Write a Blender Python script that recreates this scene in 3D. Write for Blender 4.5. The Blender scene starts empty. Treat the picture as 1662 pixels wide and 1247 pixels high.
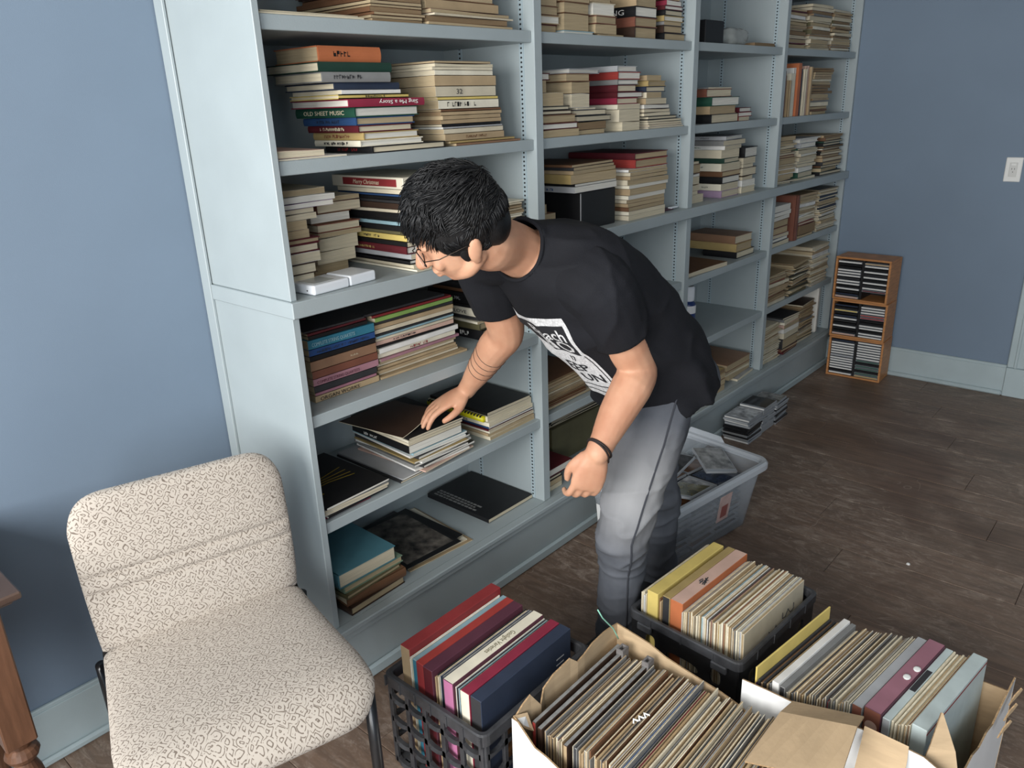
import bpy, bmesh, math, random
from mathutils import Vector, Matrix, noise
from mathutils.bvhtree import BVHTree
R = math.radians
V = Vector
rng = random.Random(7)
scn = bpy.context.scene
C = scn.collection
PI = math.pi

# ---------------------------------------------------------------- camera
cam_d = bpy.data.cameras.new('camera'); cam = bpy.data.objects.new('camera', cam_d); C.objects.link(cam)
def cam_axes(yaw, pitch, roll):
    y, p, r = R(yaw), R(pitch), R(roll)
    f = V((math.sin(-y) * math.cos(p), math.cos(-y) * math.cos(p), math.sin(p)))
    rt = f.cross(V((0, 0, 1))).normalized(); up = rt.cross(f)
    return math.cos(r) * rt + math.sin(r) * up, -math.sin(r) * rt + math.cos(r) * up, f
_r, _u, _f = cam_axes(-48.0708, -19.9448, -2.0539)
cam.matrix_world = Matrix(((_r.x, _u.x, -_f.x, -0.9601), (_r.y, _u.y, -_f.y, -1.5399), (_r.z, _u.z, -_f.z, 1.5334), (0, 0, 0, 1)))
cam_d.sensor_fit = 'HORIZONTAL'; cam_d.sensor_width = 36.0; cam_d.lens = 36.0 * 1254.4 / 1662.0
cam_d.clip_start = 0.02
scn.camera = cam

# ---------------------------------------------------------------- daylight and exposure
w = bpy.data.worlds.new('overcast_sky'); scn.world = w; w.use_nodes = True
bg = w.node_tree.nodes['Background']; bg.inputs[0].default_value = (0.80, 0.88, 1.0, 1); bg.inputs[1].default_value = 1.0
def area(name, loc, rot, sx, sy, power, col):
    l = bpy.data.lights.new(name, 'AREA'); l.shape = 'RECTANGLE'; l.size = sx; l.size_y = sy; l.energy = power; l.color = col
    o = bpy.data.objects.new(name, l); C.objects.link(o); o.location = loc; o.rotation_euler = rot
    return o
# daylight entering the two windows of the end wall
area('window_daylight_end', (-2.58, -0.95, 1.62), (0, R(-90), 0), 1.45, 1.7, 88, (1.0, 0.985, 0.96))
area('window_daylight_end_far', (-2.58, -2.85, 1.55), (0, R(-90), 0), 1.5, 1.3, 50, (0.93, 0.97, 1.0))
vs = scn.view_settings
vs.view_transform = 'Standard'; vs.look = 'None'; vs.gamma = 1.0; vs.exposure = 0.5
vs.use_curve_mapping = False

# ---------------------------------------------------------------- materials
MATS = {}
def srgb(r, g, b):
    f = lambda c: (c / 255 / 12.92) if c / 255 <= 0.04045 else ((c / 255 + 0.055) / 1.055) ** 2.4
    return (f(r), f(g), f(b))
def mat(name, col=(0.5, 0.5, 0.5), rough=0.6, var=0.0, scale=20.0, bump=0.0, bscale=None, metal=0.0, stretch=(1, 1, 1), spec=0.4, col2=None, detail=4.0, trans=0.0, alpha=1.0, coat=0.0, objvar=0.0):
    if name in MATS: return MATS[name]
    m = bpy.data.materials.new(name); m.use_nodes = True
    nt = m.node_tree; b = nt.nodes['Principled BSDF']
    b.inputs['Roughness'].default_value = rough; b.inputs['Metallic'].default_value = metal
    b.inputs['Specular IOR Level'].default_value = spec
    b.inputs['Transmission Weight'].default_value = trans; b.inputs['Alpha'].default_value = alpha
    b.inputs['Coat Weight'].default_value = coat
    b.inputs['Base Color'].default_value = (*col, 1)
    if var or bump or col2:
        tc = nt.nodes.new('ShaderNodeTexCoord'); mp = nt.nodes.new('ShaderNodeMapping'); mp.inputs['Scale'].default_value = stretch
        nt.links.new(tc.outputs['Object'], mp.inputs[0])
        nz = nt.nodes.new('ShaderNodeTexNoise'); nz.inputs['Scale'].default_value = scale; nz.inputs['Detail'].default_value = detail
        nt.links.new(mp.outputs[0], nz.inputs['Vector'])
        if var or col2:
            rp = nt.nodes.new('ShaderNodeValToRGB')
            rp.color_ramp.elements[0].position = 0.32; rp.color_ramp.elements[1].position = 0.68
            a = tuple(max(0, c * (1 - var)) for c in col); z = col2 if col2 else tuple(min(1, c * (1 + var)) for c in col)
            rp.color_ramp.elements[0].color = (*a, 1); rp.color_ramp.elements[1].color = (*z, 1)
            nt.links.new(nz.outputs['Fac'], rp.inputs[0])
            last = rp.outputs[0]
            if objvar:
                oi = nt.nodes.new('ShaderNodeObjectInfo'); mr = nt.nodes.new('ShaderNodeMapRange')
                mr.inputs[3].default_value = 1 - objvar; mr.inputs[4].default_value = 1 + objvar * 0.6
                nt.links.new(oi.outputs['Random'], mr.inputs[0])
                hs = nt.nodes.new('ShaderNodeHueSaturation'); nt.links.new(mr.outputs[0], hs.inputs['Value']); nt.links.new(last, hs.inputs['Color'])
                last = hs.outputs[0]
            nt.links.new(last, b.inputs['Base Color'])
        if bump:
            bp = nt.nodes.new('ShaderNodeBump'); bp.inputs['Strength'].default_value = bump; bp.inputs['Distance'].default_value = 0.002
            if bscale:
                n2 = nt.nodes.new('ShaderNodeTexNoise'); n2.inputs['Scale'].default_value = bscale; n2.inputs['Detail'].default_value = 3
                nt.links.new(mp.outputs[0], n2.inputs['Vector']); nt.links.new(n2.outputs['Fac'], bp.inputs['Height'])
            else: nt.links.new(nz.outputs['Fac'], bp.inputs['Height'])
            nt.links.new(bp.outputs[0], b.inputs['Normal'])
    MATS[name] = m
    return m

PAINT = mat('bookcase_paint', srgb(160, 170, 172), 0.42, 0.035, 6, 0.12, 260, spec=0.45)
WALLB = mat('blue_wall_paint', srgb(116, 132, 149), 0.75, 0.03, 3, 0.10, 420)
TRIMP = mat('trim_paint', srgb(168, 182, 185), 0.45, 0.04, 8, 0.1, 200)
WHITEP = mat('ceiling_paint', srgb(186, 184, 180), 0.9, 0.02, 5)
METAL = mat('standard_metal', srgb(172, 188, 194), 0.4, 0.03, 40, metal=0.15)
BLACKSLOT = mat('slot_black', (0.012, 0.013, 0.015), 0.8)
BLACKPL = mat('black_plastic', (0.012, 0.012, 0.013), 0.38, 0.25, 30, 0.15, 300, spec=0.5)
GREYPL = mat('grey_black_plastic', (0.045, 0.046, 0.05), 0.42, 0.3, 25, 0.2, 150, spec=0.5)
BLACKMET = mat('black_tube_metal', (0.012, 0.012, 0.013), 0.3, 0.1, 60, spec=0.6)
KRAFT = mat('kraft_cardboard', srgb(186, 161, 128), 0.85, 0.10, 9, 0.3, 60, stretch=(1, 1, 6))
KRAFTE = mat('cardboard_edge', srgb(160, 132, 98), 0.9, 0.3, 220, 0.4)
BOXWHITE = mat('box_white_print', srgb(232, 232, 230), 0.5, 0.03, 12)

# ---------------------------------------------------------------- mesh helpers
class MB:
    def __init__(s): s.v = []; s.f = []; s.m = []
    def add(s, vs, fs, mi=0, M=None):
        o = len(s.v)
        s.v += [tuple(M @ V(p)) if M else tuple(p) for p in vs]
        for k, f in enumerate(fs):
            s.f.append([i + o for i in f]); s.m.append(mi if not isinstance(mi, (list, tuple)) else mi[k])
        return s
    def box(s, lo, hi, mi=0, M=None):
        x0, y0, z0 = lo; x1, y1, z1 = hi
        return s.add([(x0, y0, z0), (x1, y0, z0), (x1, y1, z0), (x0, y1, z0), (x0, y0, z1), (x1, y0, z1), (x1, y1, z1), (x0, y1, z1)],
                     [(0, 3, 2, 1), (4, 5, 6, 7), (0, 1, 5, 4), (1, 2, 6, 5), (2, 3, 7, 6), (3, 0, 4, 7)], mi, M)
    def cbox(s, lo, hi, c, mi=0, M=None):
        # box with chamfered edges
        bm = bmesh.new(); bmesh.ops.create_cube(bm, size=1.0)
        for v in bm.verts: v.co = V([(lo[i] + hi[i]) / 2 + v.co[i] * (hi[i] - lo[i]) for i in range(3)])
        bmesh.ops.bevel(bm, geom=bm.edges[:], offset=c, segments=1, affect='EDGES', profile=0.5)
        bm.verts.index_update()
        s.add([v.co for v in bm.verts], [[v.index for v in f.verts] for f in bm.faces], mi, M); bm.free()
        return s
    def rings(s, rings, mi=0, cap=True, close=False, M=None):
        n = len(rings[0]); vs = [p for r in rings for p in r]; fs = []
        k = len(rings)
        for i in range(k if close else k - 1):
            a = i * n; b = ((i + 1) % k) * n
            for j in range(n): fs.append((a + j, a + (j + 1) % n, b + (j + 1) % n, b + j))
        if cap and not close: fs += [tuple(range(n))[::-1], tuple(range((k - 1) * n, k * n))]
        return s.add(vs, fs, mi, M)
    def tube(s, pts, rad, seg=10, mi=0, M=None, flat=1.0):
        pts = [V(p) for p in pts]
        if not isinstance(rad, (list, tuple)): rad = [rad] * len(pts)
        t = (pts[1] - pts[0]).normalized(); ref = V((0, 0, 1)) if abs(t.z) < 0.9 else V((1, 0, 0))
        n = t.cross(ref).normalized(); rings = []
        for i, p in enumerate(pts):
            d = (pts[min(i + 1, len(pts) - 1)] - pts[max(i - 1, 0)]).normalized()
            n = (n - d * n.dot(d)).normalized(); b = d.cross(n)
            rings.append([p + (n * math.cos(2 * PI * j / seg) + b * flat * math.sin(2 * PI * j / seg)) * rad[i] for j in range(seg)])
        return s.rings(rings, mi, M=M)
    def lathe(s, prof, seg=24, mi=0, M=None):
        return s.rings([[(r * math.cos(2 * PI * j / seg), r * math.sin(2 * PI * j / seg), z) for j in range(seg)] for r, z in prof], mi, M=M)
    def grid(s, P, mi=0, M=None, flip=False):
        n = len(P[0]); fs = []
        for i in range(len(P) - 1):
            for j in range(n - 1):
                q = (i * n + j, i * n + j + 1, (i + 1) * n + j + 1, (i + 1) * n + j); fs.append(q[::-1] if flip else q)
        return s.add([p for r in P for p in r], fs, mi, M)
    def sheet(s, P, th, mo=0, mi=1, me=2):
        # P grid of points, th thickness vector or distance along the grid normal; outside mo, inside mi, edges me
        n = len(P[0]); k = len(P); P = [[V(p) for p in r] for r in P]
        def nor(i, j):
            a = P[min(i + 1, k - 1)][j] - P[max(i - 1, 0)][j]; b = P[i][min(j + 1, n - 1)] - P[i][max(j - 1, 0)]
            return a.cross(b).normalized()
        Q = [[P[i][j] + nor(i, j) * th for j in range(n)] for i in range(k)]
        s.grid(P, mo); s.grid(Q, mi, flip=True)
        bd = [(i, 0) for i in range(k)] + [(k - 1, j) for j in range(1, n)] + [(i, n - 1) for i in range(k - 2, -1, -1)] + [(0, j) for j in range(n - 2, 0, -1)]
        vs = [P[i][j] for i, j in bd] + [Q[i][j] for i, j in bd]; L = len(bd)
        s.add(vs, [(i, (i + 1) % L, L + (i + 1) % L, L + i) for i in range(L)], me)
        return s
    def mesh(s, name, mats=(), smooth=False, weld=0):
        me = bpy.data.meshes.new(name); me.from_pydata(s.v, [], s.f)
        for m in mats: me.materials.append(m)
        if len(mats) > 1: me.polygons.foreach_set('material_index', s.m)
        if smooth: me.polygons.foreach_set('use_smooth', [True] * len(me.polygons))
        bm = bmesh.new(); bm.from_mesh(me)
        if weld: bmesh.ops.remove_doubles(bm, verts=bm.verts, dist=weld)
        bmesh.ops.recalc_face_normals(bm, faces=bm.faces); bm.to_mesh(me); bm.free()
        me.update(); return me
    def build(s, name, mats, parent=None, smooth=False, weld=0, loc=None, rotz=0):
        if not isinstance(mats, (list, tuple)): mats = [mats]
        return obj(name, s.mesh(name, mats, smooth, weld), parent, loc, rotz)
def obj(name, me, parent=None, loc=None, rotz=0):
    o = bpy.data.objects.new(name, me); C.objects.link(o)
    if parent: o.parent = parent
    if loc is not None: o.location = loc
    if rotz: o.rotation_euler = (0, 0, rotz)
    return o
def tag(o, label, cat, group=None):
    o['label'] = label; o['category'] = cat
    if group: o['group'] = group
    return o
def thing(name, label, cat, loc=(0, 0, 0), rotz=0, group=None):
    return tag(obj(name, None, None, loc, rotz), label, cat, group)
def struct(o): o['kind'] = 'structure'; return o
def bevel(o, wdt, seg=2):
    m = o.modifiers.new('bevel', 'BEVEL'); m.width = wdt; m.segments = seg; m.limit_method = 'ANGLE'; m.angle_limit = R(40)
    return o
def text_mesh(name, s, size, mtl, parent, M, align='LEFT', sx=1.0, ext=0.0003, shear=0.0, offset=0.0):
    # flat lettering, thin, laid in the plane given by M (local x = reading direction, y = up)
    c = bpy.data.curves.new(name, 'FONT'); c.body = s; c.size = size; c.align_x = align; c.extrude = ext; c.resolution_u = 2; c.shear = shear; c.offset = offset
    t = bpy.data.objects.new(name, c); C.objects.link(t)
    dg = bpy.context.evaluated_depsgraph_get()
    me = bpy.data.meshes.new_from_object(t.evaluated_get(dg)); bpy.data.objects.remove(t); bpy.data.curves.remove(c)
    me.transform(M @ Matrix.Diagonal((sx, 1, 1, 1))); me.materials.clear(); me.materials.append(mtl); me.name = name
    return obj(name, me, parent)
def frame(o, x, y):
    # matrix from origin, reading axis and up axis
    x = V(x).normalized(); y = V(y).normalized(); z = x.cross(y)
    return Matrix(((x.x, y.x, z.x, o[0]), (x.y, y.y, z.y, o[1]), (x.z, y.z, z.z, o[2]), (0, 0, 0, 1)))

# ---------------------------------------------------------------- room shell
X0, X1, Y0, Y1, ZC = -2.6, 3.6, -3.7, 0.395, 2.62
FLOORBASE = mat('floor_joint', (0.02, 0.016, 0.013), 0.9)
floor = struct(MB().box((X0, Y0, -0.06), (X1, Y1, -0.004)).build('floor', FLOORBASE))
def floor_mat():
    m = bpy.data.materials.new('laminate_plank'); m.use_nodes = True; nt = m.node_tree; b = nt.nodes['Principled BSDF']
    N = lambda t: nt.nodes.new(t); L = nt.links.new
    tc = N('ShaderNodeTexCoord'); oi = N('ShaderNodeObjectInfo')
    addv = N('ShaderNodeVectorMath'); addv.operation = 'ADD'
    sc = N('ShaderNodeVectorMath'); sc.operation = 'SCALE'; cmb = N('ShaderNodeCombineXYZ')
    L(oi.outputs['Random'], cmb.inputs[0]); L(oi.outputs['Random'], cmb.inputs[1]); L(cmb.outputs[0], sc.inputs[0]); sc.inputs['Scale'].default_value = 37.0
    L(tc.outputs['Object'], addv.inputs[0]); L(sc.outputs[0], addv.inputs[1])
    mp = N('ShaderNodeMapping'); mp.inputs['Scale'].default_value = (26, 2.2, 1); L(addv.outputs[0], mp.inputs[0])
    n1 = N('ShaderNodeTexNoise'); n1.inputs['Scale'].default_value = 1.6; n1.inputs['Detail'].default_value = 8; n1.inputs['Distortion'].default_value = 1.2; L(mp.outputs[0], n1.inputs[0])
    r1 = N('ShaderNodeValToRGB'); e = r1.color_ramp.elements
    e[0].position = 0.25; e[0].color = (*srgb(84, 66, 54), 1); e[1].position = 0.75; e[1].color = (*srgb(122, 98, 80), 1)
    L(n1.outputs['Fac'], r1.inputs[0])
    mr = N('ShaderNodeMapRange'); mr.inputs[3].default_value = 0.86; mr.inputs[4].default_value = 1.12; L(oi.outputs['Random'], mr.inputs[0])
    hs = N('ShaderNodeHueSaturation'); L(mr.outputs[0], hs.inputs['Value']); L(r1.outputs[0], hs.inputs['Color'])
    # plaster dust, in smears and scuffed patches, with hairline scratches
    geo = N('ShaderNodeNewGeometry')
    def noi(scale, detail, rough, dist, vec=None):
        n = N('ShaderNodeTexNoise'); n.inputs['Scale'].default_value = scale; n.inputs['Detail'].default_value = detail; n.inputs['Roughness'].default_value = rough; n.inputs['Distortion'].default_value = dist; L(vec or geo.outputs['Position'], n.inputs[0]); return n.outputs['Fac']
    def ramp(x, a, b_):
        r = N('ShaderNodeMapRange'); r.interpolation_type = 'SMOOTHSTEP'; r.inputs[1].default_value = a; r.inputs[2].default_value = b_; L(x, r.inputs[0]); return r.outputs[0]
    def mth(op, x, y):
        m_ = N('ShaderNodeMath'); m_.operation = op
        for i_, q in enumerate((x, y)):
            if isinstance(q, float): m_.inputs[i_].default_value = q
            else: L(q, m_.inputs[i_])
        return m_.outputs[0]
    mpd = N('ShaderNodeMapping'); mpd.inputs['Rotation'].default_value = (0, 0, 0.35); mpd.inputs['Scale'].default_value = (2.6, 1.0, 1); L(geo.outputs['Position'], mpd.inputs[0])
    patchy = ramp(noi(1.5, 4, .6, .6), .38, .60); smear = ramp(noi(5.0, 9, .72, 2.2, mpd.outputs[0]), .46, .72); fine = ramp(noi(26, 6, .7, 1.5, mpd.outputs[0]), .48, .74)
    line = mth('SUBTRACT', 1.0, ramp(mth('ABSOLUTE', mth('SUBTRACT', noi(3.2, 2, .5, 1.8), .5), 0.0), .0, .006)); lmask = ramp(noi(4.3, 3, .5, .3), .56, .64)
    dust = mth('ADD', mth('MULTIPLY', patchy, mth('ADD', mth('MULTIPLY', smear, .80), mth('ADD', mth('MULTIPLY', fine, .60), .16))), mth('MULTIPLY', mth('MULTIPLY', line, lmask), .55))
    class mul: outputs = [dust]
    mx = N('ShaderNodeMixRGB'); mx.inputs[2].default_value = (*srgb(164, 148, 134), 1); L(mul.outputs[0], mx.inputs[0]); L(hs.outputs[0], mx.inputs[1])
    L(mx.outputs[0], b.inputs['Base Color'])
    ro = N('ShaderNodeMapRange'); ro.inputs[3].default_value = 0.42; ro.inputs[4].default_value = 0.8; L(mul.outputs[0], ro.inputs[0]); L(ro.outputs[0], b.inputs['Roughness'])
    bp = N('ShaderNodeBump'); bp.inputs['Strength'].default_value = 0.15; bp.inputs['Distance'].default_value = 0.002; L(n1.outputs['Fac'], bp.inputs['Height']); L(bp.outputs[0], b.inputs['Normal'])
    return m
PLANK = floor_mat()
PW, PL = 0.182, 1.21
plank_me = MB().cbox((0.0006, 0.0006, -0.01), (PW - 0.0006, PL - 0.0006, 0.0), 0.0012).mesh('plank', [PLANK])
i = 0; x = X0
while x < X1 - 0.01:
    y = Y0 - ((i * 0.437) % 1.0) * PL
    while y < Y1:
        ylo, yhi = max(y, Y0), min(y + PL, Y1); wd = min(PW, X1 - x)
        if yhi - ylo > 0.02:
            if yhi - ylo > PL - 0.001 and wd > PW - 0.001: obj('plank', plank_me, floor, (x, y, 0))
            else: MB().cbox((0.0006, 0.0006, -0.01), (wd - 0.0006, yhi - ylo - 0.0006, 0.0), 0.0012).build('plank', PLANK, floor, loc=(x, ylo, 0))
        y += PL
    x += PW; i += 1
struct(MB().box((X0 - 0.1, Y0 - 0.1, ZC), (X1 + 0.1, Y1 + 0.1, ZC + 0.08)).build('ceiling', WHITEP))
struct(MB().box((X0 - 0.1, Y1, -0.06), (X1 + 0.1, Y1 + 0.1, ZC)).build('wall_back', WALLB))
struct(MB().box((X1, Y0, -0.06), (X1 + 0.1, Y1, ZC)).build('wall_right', WALLB))
# end wall with its window openings
wl = MB(); wf1 = MB(); wf2 = MB()
W1, W2 = (-1.85, -0.05), (-3.52, -2.18)
for lo, hi in (((Y0, -0.06), (W2[0], ZC)), ((W2[1], -0.06), (W1[0], ZC)), ((W1[1], -0.06), (Y1, ZC)), ((W2[0], -0.06), (W2[1], 0.80)), ((W2[0], 2.38), (W2[1], ZC)), ((W1[0], -0.06), (W1[1], 0.86)), ((W1[0], 2.38), (W1[1], ZC))): wl.box((X0 - 0.1, lo[0], lo[1]), (X0, hi[0], hi[1]))
struct(wl.build('wall_left', WALLB))
for mb_, (ya, yb), zl_ in ((wf1, W1, .86), (wf2, W2, .80)):
    for lo, hi in (((ya, zl_), (ya + .06, 2.38)), ((yb - .06, zl_), (yb, 2.38)), ((ya + .06, zl_), (yb - .06, zl_ + .06)), ((ya + .06, 2.32), (yb - .06, 2.38))): mb_.box((X0 - .09, lo[0], lo[1]), (X0 - .04, hi[0], hi[1]))
struct(wf1.build('window_1', TRIMP)); struct(wf2.build('window_2', TRIMP))
struct(MB().box((X0, Y0 - 0.1, -0.06), (X1, Y0, ZC)).build('wall_front', WALLB))
# baseboards with a stepped cap and shoe
bb = MB(); bb.cbox((X0, Y1 - 0.016, 0), (0.0, Y1, 0.150), 0.002); bb.cbox((X0, Y1 - 0.012, 0.146), (0.0, Y1, 0.160), 0.003); bb.cbox((X0, Y1 - 0.030, 0), (0.0, Y1 - 0.014, 0.022), 0.006)
struct(bb.build('baseboard_back', TRIMP))
DY = -0.930
bb = MB(); bb.cbox((X1 - 0.018, DY, 0), (X1, -0.0, 0.150), 0.002); bb.cbox((X1 - 0.014, DY, 0.146), (X1, -0.0, 0.163), 0.003); bb.cbox((X1 - 0.036, DY, 0), (X1 - 0.016, -0.0, 0.024), 0.007)
struct(bb.build('baseboard_right', TRIMP))
# door casing on the far wall
tr = MB(); tr.cbox((X1 - 0.030, DY - 0.105, 0), (X1, DY, 0.155), 0.003); tr.cbox((X1 - 0.022, DY - 0.105, 0.155), (X1, DY, 2.08), 0.004)
tr.cbox((X1 - 0.028, DY - 0.045, 0.155), (X1 - 0.02, DY - 0.030, 2.08), 0.003); tr.cbox((X1 - 0.030, DY - 0.098, 0.155), (X1 - 0.02, DY - 0.078, 2.08), 0.003)
tr.cbox((X1 - 0.022, DY - 0.98, 2.08), (X1, DY, 2.18), 0.004); tr.cbox((X1 - 0.022, DY - 0.98, 0), (X1, DY - 0.88, 2.08), 0.004)
struct(tr.build('trim_1', TRIMP))
dr = struct(MB().box((X1 - 0.012, DY - 0.88, 0.01), (X1, DY - 0.105, 2.08)).build('door_1', TRIMP))
for zz in ((0.2, 0.95), (1.1, 1.95)):
    for yy in ((-0.80, -0.53), (-0.46, -0.19)):
        MB().cbox((X1 - 0.018, DY + yy[0], zz[0]), (X1 - 0.010, DY + yy[1], zz[1]), 0.006).build('panel', TRIMP, dr)
# wall outlet plate
PLATE = mat('outlet_white', srgb(226, 226, 222), 0.35)
op = thing('outlet_plate', 'white outlet plate with a rounded socket on the blue wall', 'outlet', (X1, -0.796, 1.146))
MB().cbox((-0.006, -0.036, -0.058), (0, 0.036, 0.058), 0.003).build('cover_plate', PLATE, op)
ins = MB().cbox((-0.0085, -0.017, -0.034), (-0.005, 0.017, 0.034), 0.001).build('socket', mat('socket_white', srgb(206, 206, 202), 0.4), op)
for yy in (-0.006, 0.006): MB().box((-0.0092, yy - 0.001, 0.0), (-0.008, yy + 0.001, 0.008)).build('slot', BLACKSLOT, ins)
MB().tube([(-0.0092, 0, -0.011), (-0.008, 0, -0.011)], 0.0022, 8).build('slot', BLACKSLOT, ins)
MB().cbox((-0.0095, -0.010, 0.020), (-0.008, 0.010, 0.030), 0.0006).build('button', PLATE, ins)

# ---------------------------------------------------------------- built-in bookcase
ZS = [0.213, 0.523, 0.823, 1.12, 1.43, 1.727, 2.03, 2.33]
BAYS = [(0.019, 0.902), (0.937, 1.829), (1.866, 2.644), (2.679, 3.578)]
bk = thing('bookcase', 'wall-length pale blue-grey built-in bookcase with adjustable shelves and a deeper base', 'bookcase')
MB().box((0.012, 0.372, 0.05), (3.59, 0.39, 2.36)).build('back_panel', PAINT, bk)
sp = MB(); sp.cbox((0.002, 0.0, 1.12), (0.019, 0.39, 2.36), 0.0015); sp.build('side_panel', PAINT, bk)
MB().cbox((0.0, 0.0, 0.0), (0.019, 0.39, 1.081), 0.0015).build('side_panel', PAINT, bk)
MB().cbox((-0.008, 0.352, 0.0), (0.0, 0.392, 2.36), 0.0015).build('scribe_strip', PAINT, bk)
for a, b_ in ((0.902, 0.937), (1.829, 1.866), (2.644, 2.679), (3.578, 3.6)):
    MB().cbox((a, 0.0, 0.213), (b_, 0.39, 2.36), 0.0015).build('divider', PAINT, bk)
MB().cbox((-0.006, -0.016, 1.081), (3.598, 0.351, 1.12), 0.002).build('counter', PAINT, bk)
lg = MB(); lg.cbox((-0.003, -0.032, 0.196), (3.598, -0.0003, 0.213), 0.003); lg.box((0.0195, -0.001, 0.196), (3.598, 0.372, 0.2128)); lg.cbox((-0.002, -0.022, 0.172), (3.598, -0.0003, 0.197), 0.004); lg.build('bottom_ledge', PAINT, bk)
MB().box((0.002, -0.004, 0.0), (3.598, 0.02, 0.18)).build('kick_board', PAINT, bk)
MB().cbox((0.0, -0.020, 0.0), (3.598, -0.004, 0.038), 0.006).build('shoe_strip', TRIMP, bk)
MB().cbox((0.0, -0.01, 2.33), (3.598, 0.372, 2.36), 0.002).build('top_panel', PAINT, bk)
for a, b_ in BAYS:
    me = MB().cbox((0.001, 0.010, -0.031), (b_ - a - 0.001, 0.371, 0.0), 0.0015).mesh('shelf', [PAINT])
    for z in (0.523, 0.823, 1.43, 1.727, 2.03): obj('shelf', me, bk, (a, 0, z))
# slotted shelf standards on the bay sides
def standard(zlo, zhi):
    st = MB(); st.box((0, -0.008, zlo), (0.0025, 0.008, zhi)); return st.mesh('shelf_standard', [METAL])
def slots(zlo, zhi):
    st = MB(); z = zlo + 0.012
    while z < zhi - 0.012: st.box((0.0022, -0.003, z), (0.0031, 0.003, z + 0.005)); z += 0.0127
    return st.mesh('slots', [BLACKSLOT])
for zlo, zhi in ((0.216, 1.078), (1.123, 2.32)):
    m1, m2 = standard(zlo, zhi), slots(zlo, zhi)
    for a, b_ in BAYS:
        for yy in (0.048, 0.30):
            for xx, rz in ((a, 0), (b_, PI)):
                s_ = obj('shelf_standard', m1, bk, (xx, yy, 0), rz); obj('slots', m2, s_)
# ---------------------------------------------------------------- colours of covers and pages
COL = {'tan': (176, 150, 112), 'cream': (212, 200, 172), 'white': (226, 224, 218), 'brown': (112, 76, 50), 'dark brown': (62, 43, 32), 'black': (24, 24, 26), 'charcoal': (52, 52, 54),
       'red': (142, 42, 44), 'maroon': (92, 26, 34), 'crimson': (146, 38, 62), 'green': (30, 78, 60), 'dark green': (30, 62, 50), 'sage': (112, 136, 112), 'navy': (44, 54, 74), 'blue': (40, 74, 122), 'royal blue': (34, 76, 138),
       'teal': (70, 122, 136), 'turquoise': (44, 124, 150), 'grey': (128, 128, 126), 'silver': (168, 170, 172), 'orange': (188, 102, 58), 'rust': (128, 74, 56), 'yellow': (212, 186, 96), 'gold': (174, 148, 90), 'pink': (170, 118, 130), 'mauve': (160, 106, 120), 'peach': (206, 168, 150), 'olive': (96, 90, 60), 'lime': (138, 178, 84),
       'lilac': (168, 140, 170), 'light blue': (140, 176, 186), 'copper': (146, 108, 80), 'ivory': (226, 218, 194), 'bright yellow': (226, 210, 40), 'magenta': (190, 110, 152), 'plum': (92, 46, 62), 'scarlet': (164, 52, 46)}
def cover(c, gloss=0.5):
    k = [v for v in COL[c]]; l_ = .3 * k[0] + .6 * k[1] + .1 * k[2]; k = [v + (l_ - v) * .14 for v in k]
    return mat('cover_' + c.replace(' ', '_'), srgb(*k), gloss, 0.10, 14, 0.08, 120, spec=0.4, objvar=0.10)
def pages(c):
    r, g, b = {'w': (222, 219, 208), 'c': (205, 194, 168), 't': (176, 158, 126), 'b': (134, 112, 84)}[c]
    return mat('pages_' + c, srgb(r, g, b), 0.85, 0.16, 1.0, 0.5, None, stretch=(9, 9, 1100), detail=2, objvar=0.12)
ORD = ['', 'lowest', 'second', 'third', 'fourth', 'fifth', 'sixth', 'seventh', 'eighth', 'ninth', 'tenth', 'eleventh', 'twelfth', 'thirteenth', 'fourteenth', 'fifteenth', 'sixteenth', 'seventeenth', 'eighteenth', 'nineteenth', 'twentieth',
       'twenty-first', 'twenty-second', 'twenty-third', 'twenty-fourth', 'twenty-fifth', 'twenty-sixth', 'twenty-seventh', 'twenty-eighth', 'twenty-ninth', 'thirtieth']
def ordlab(i): return 'lowest in' if i == 1 else ORD[i] + ' from the bottom of'
LET = {}
def letmat(c):
    return mat('lettering_' + c.replace(' ', '_'), srgb(*COL[c]), 0.6)
KIND = {'h': 'hardback', 'p': 'paperback', 'm': 'booklet', 'z': 'magazine', 's': 'folio', 'r': 'comb-bound book'}

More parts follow.
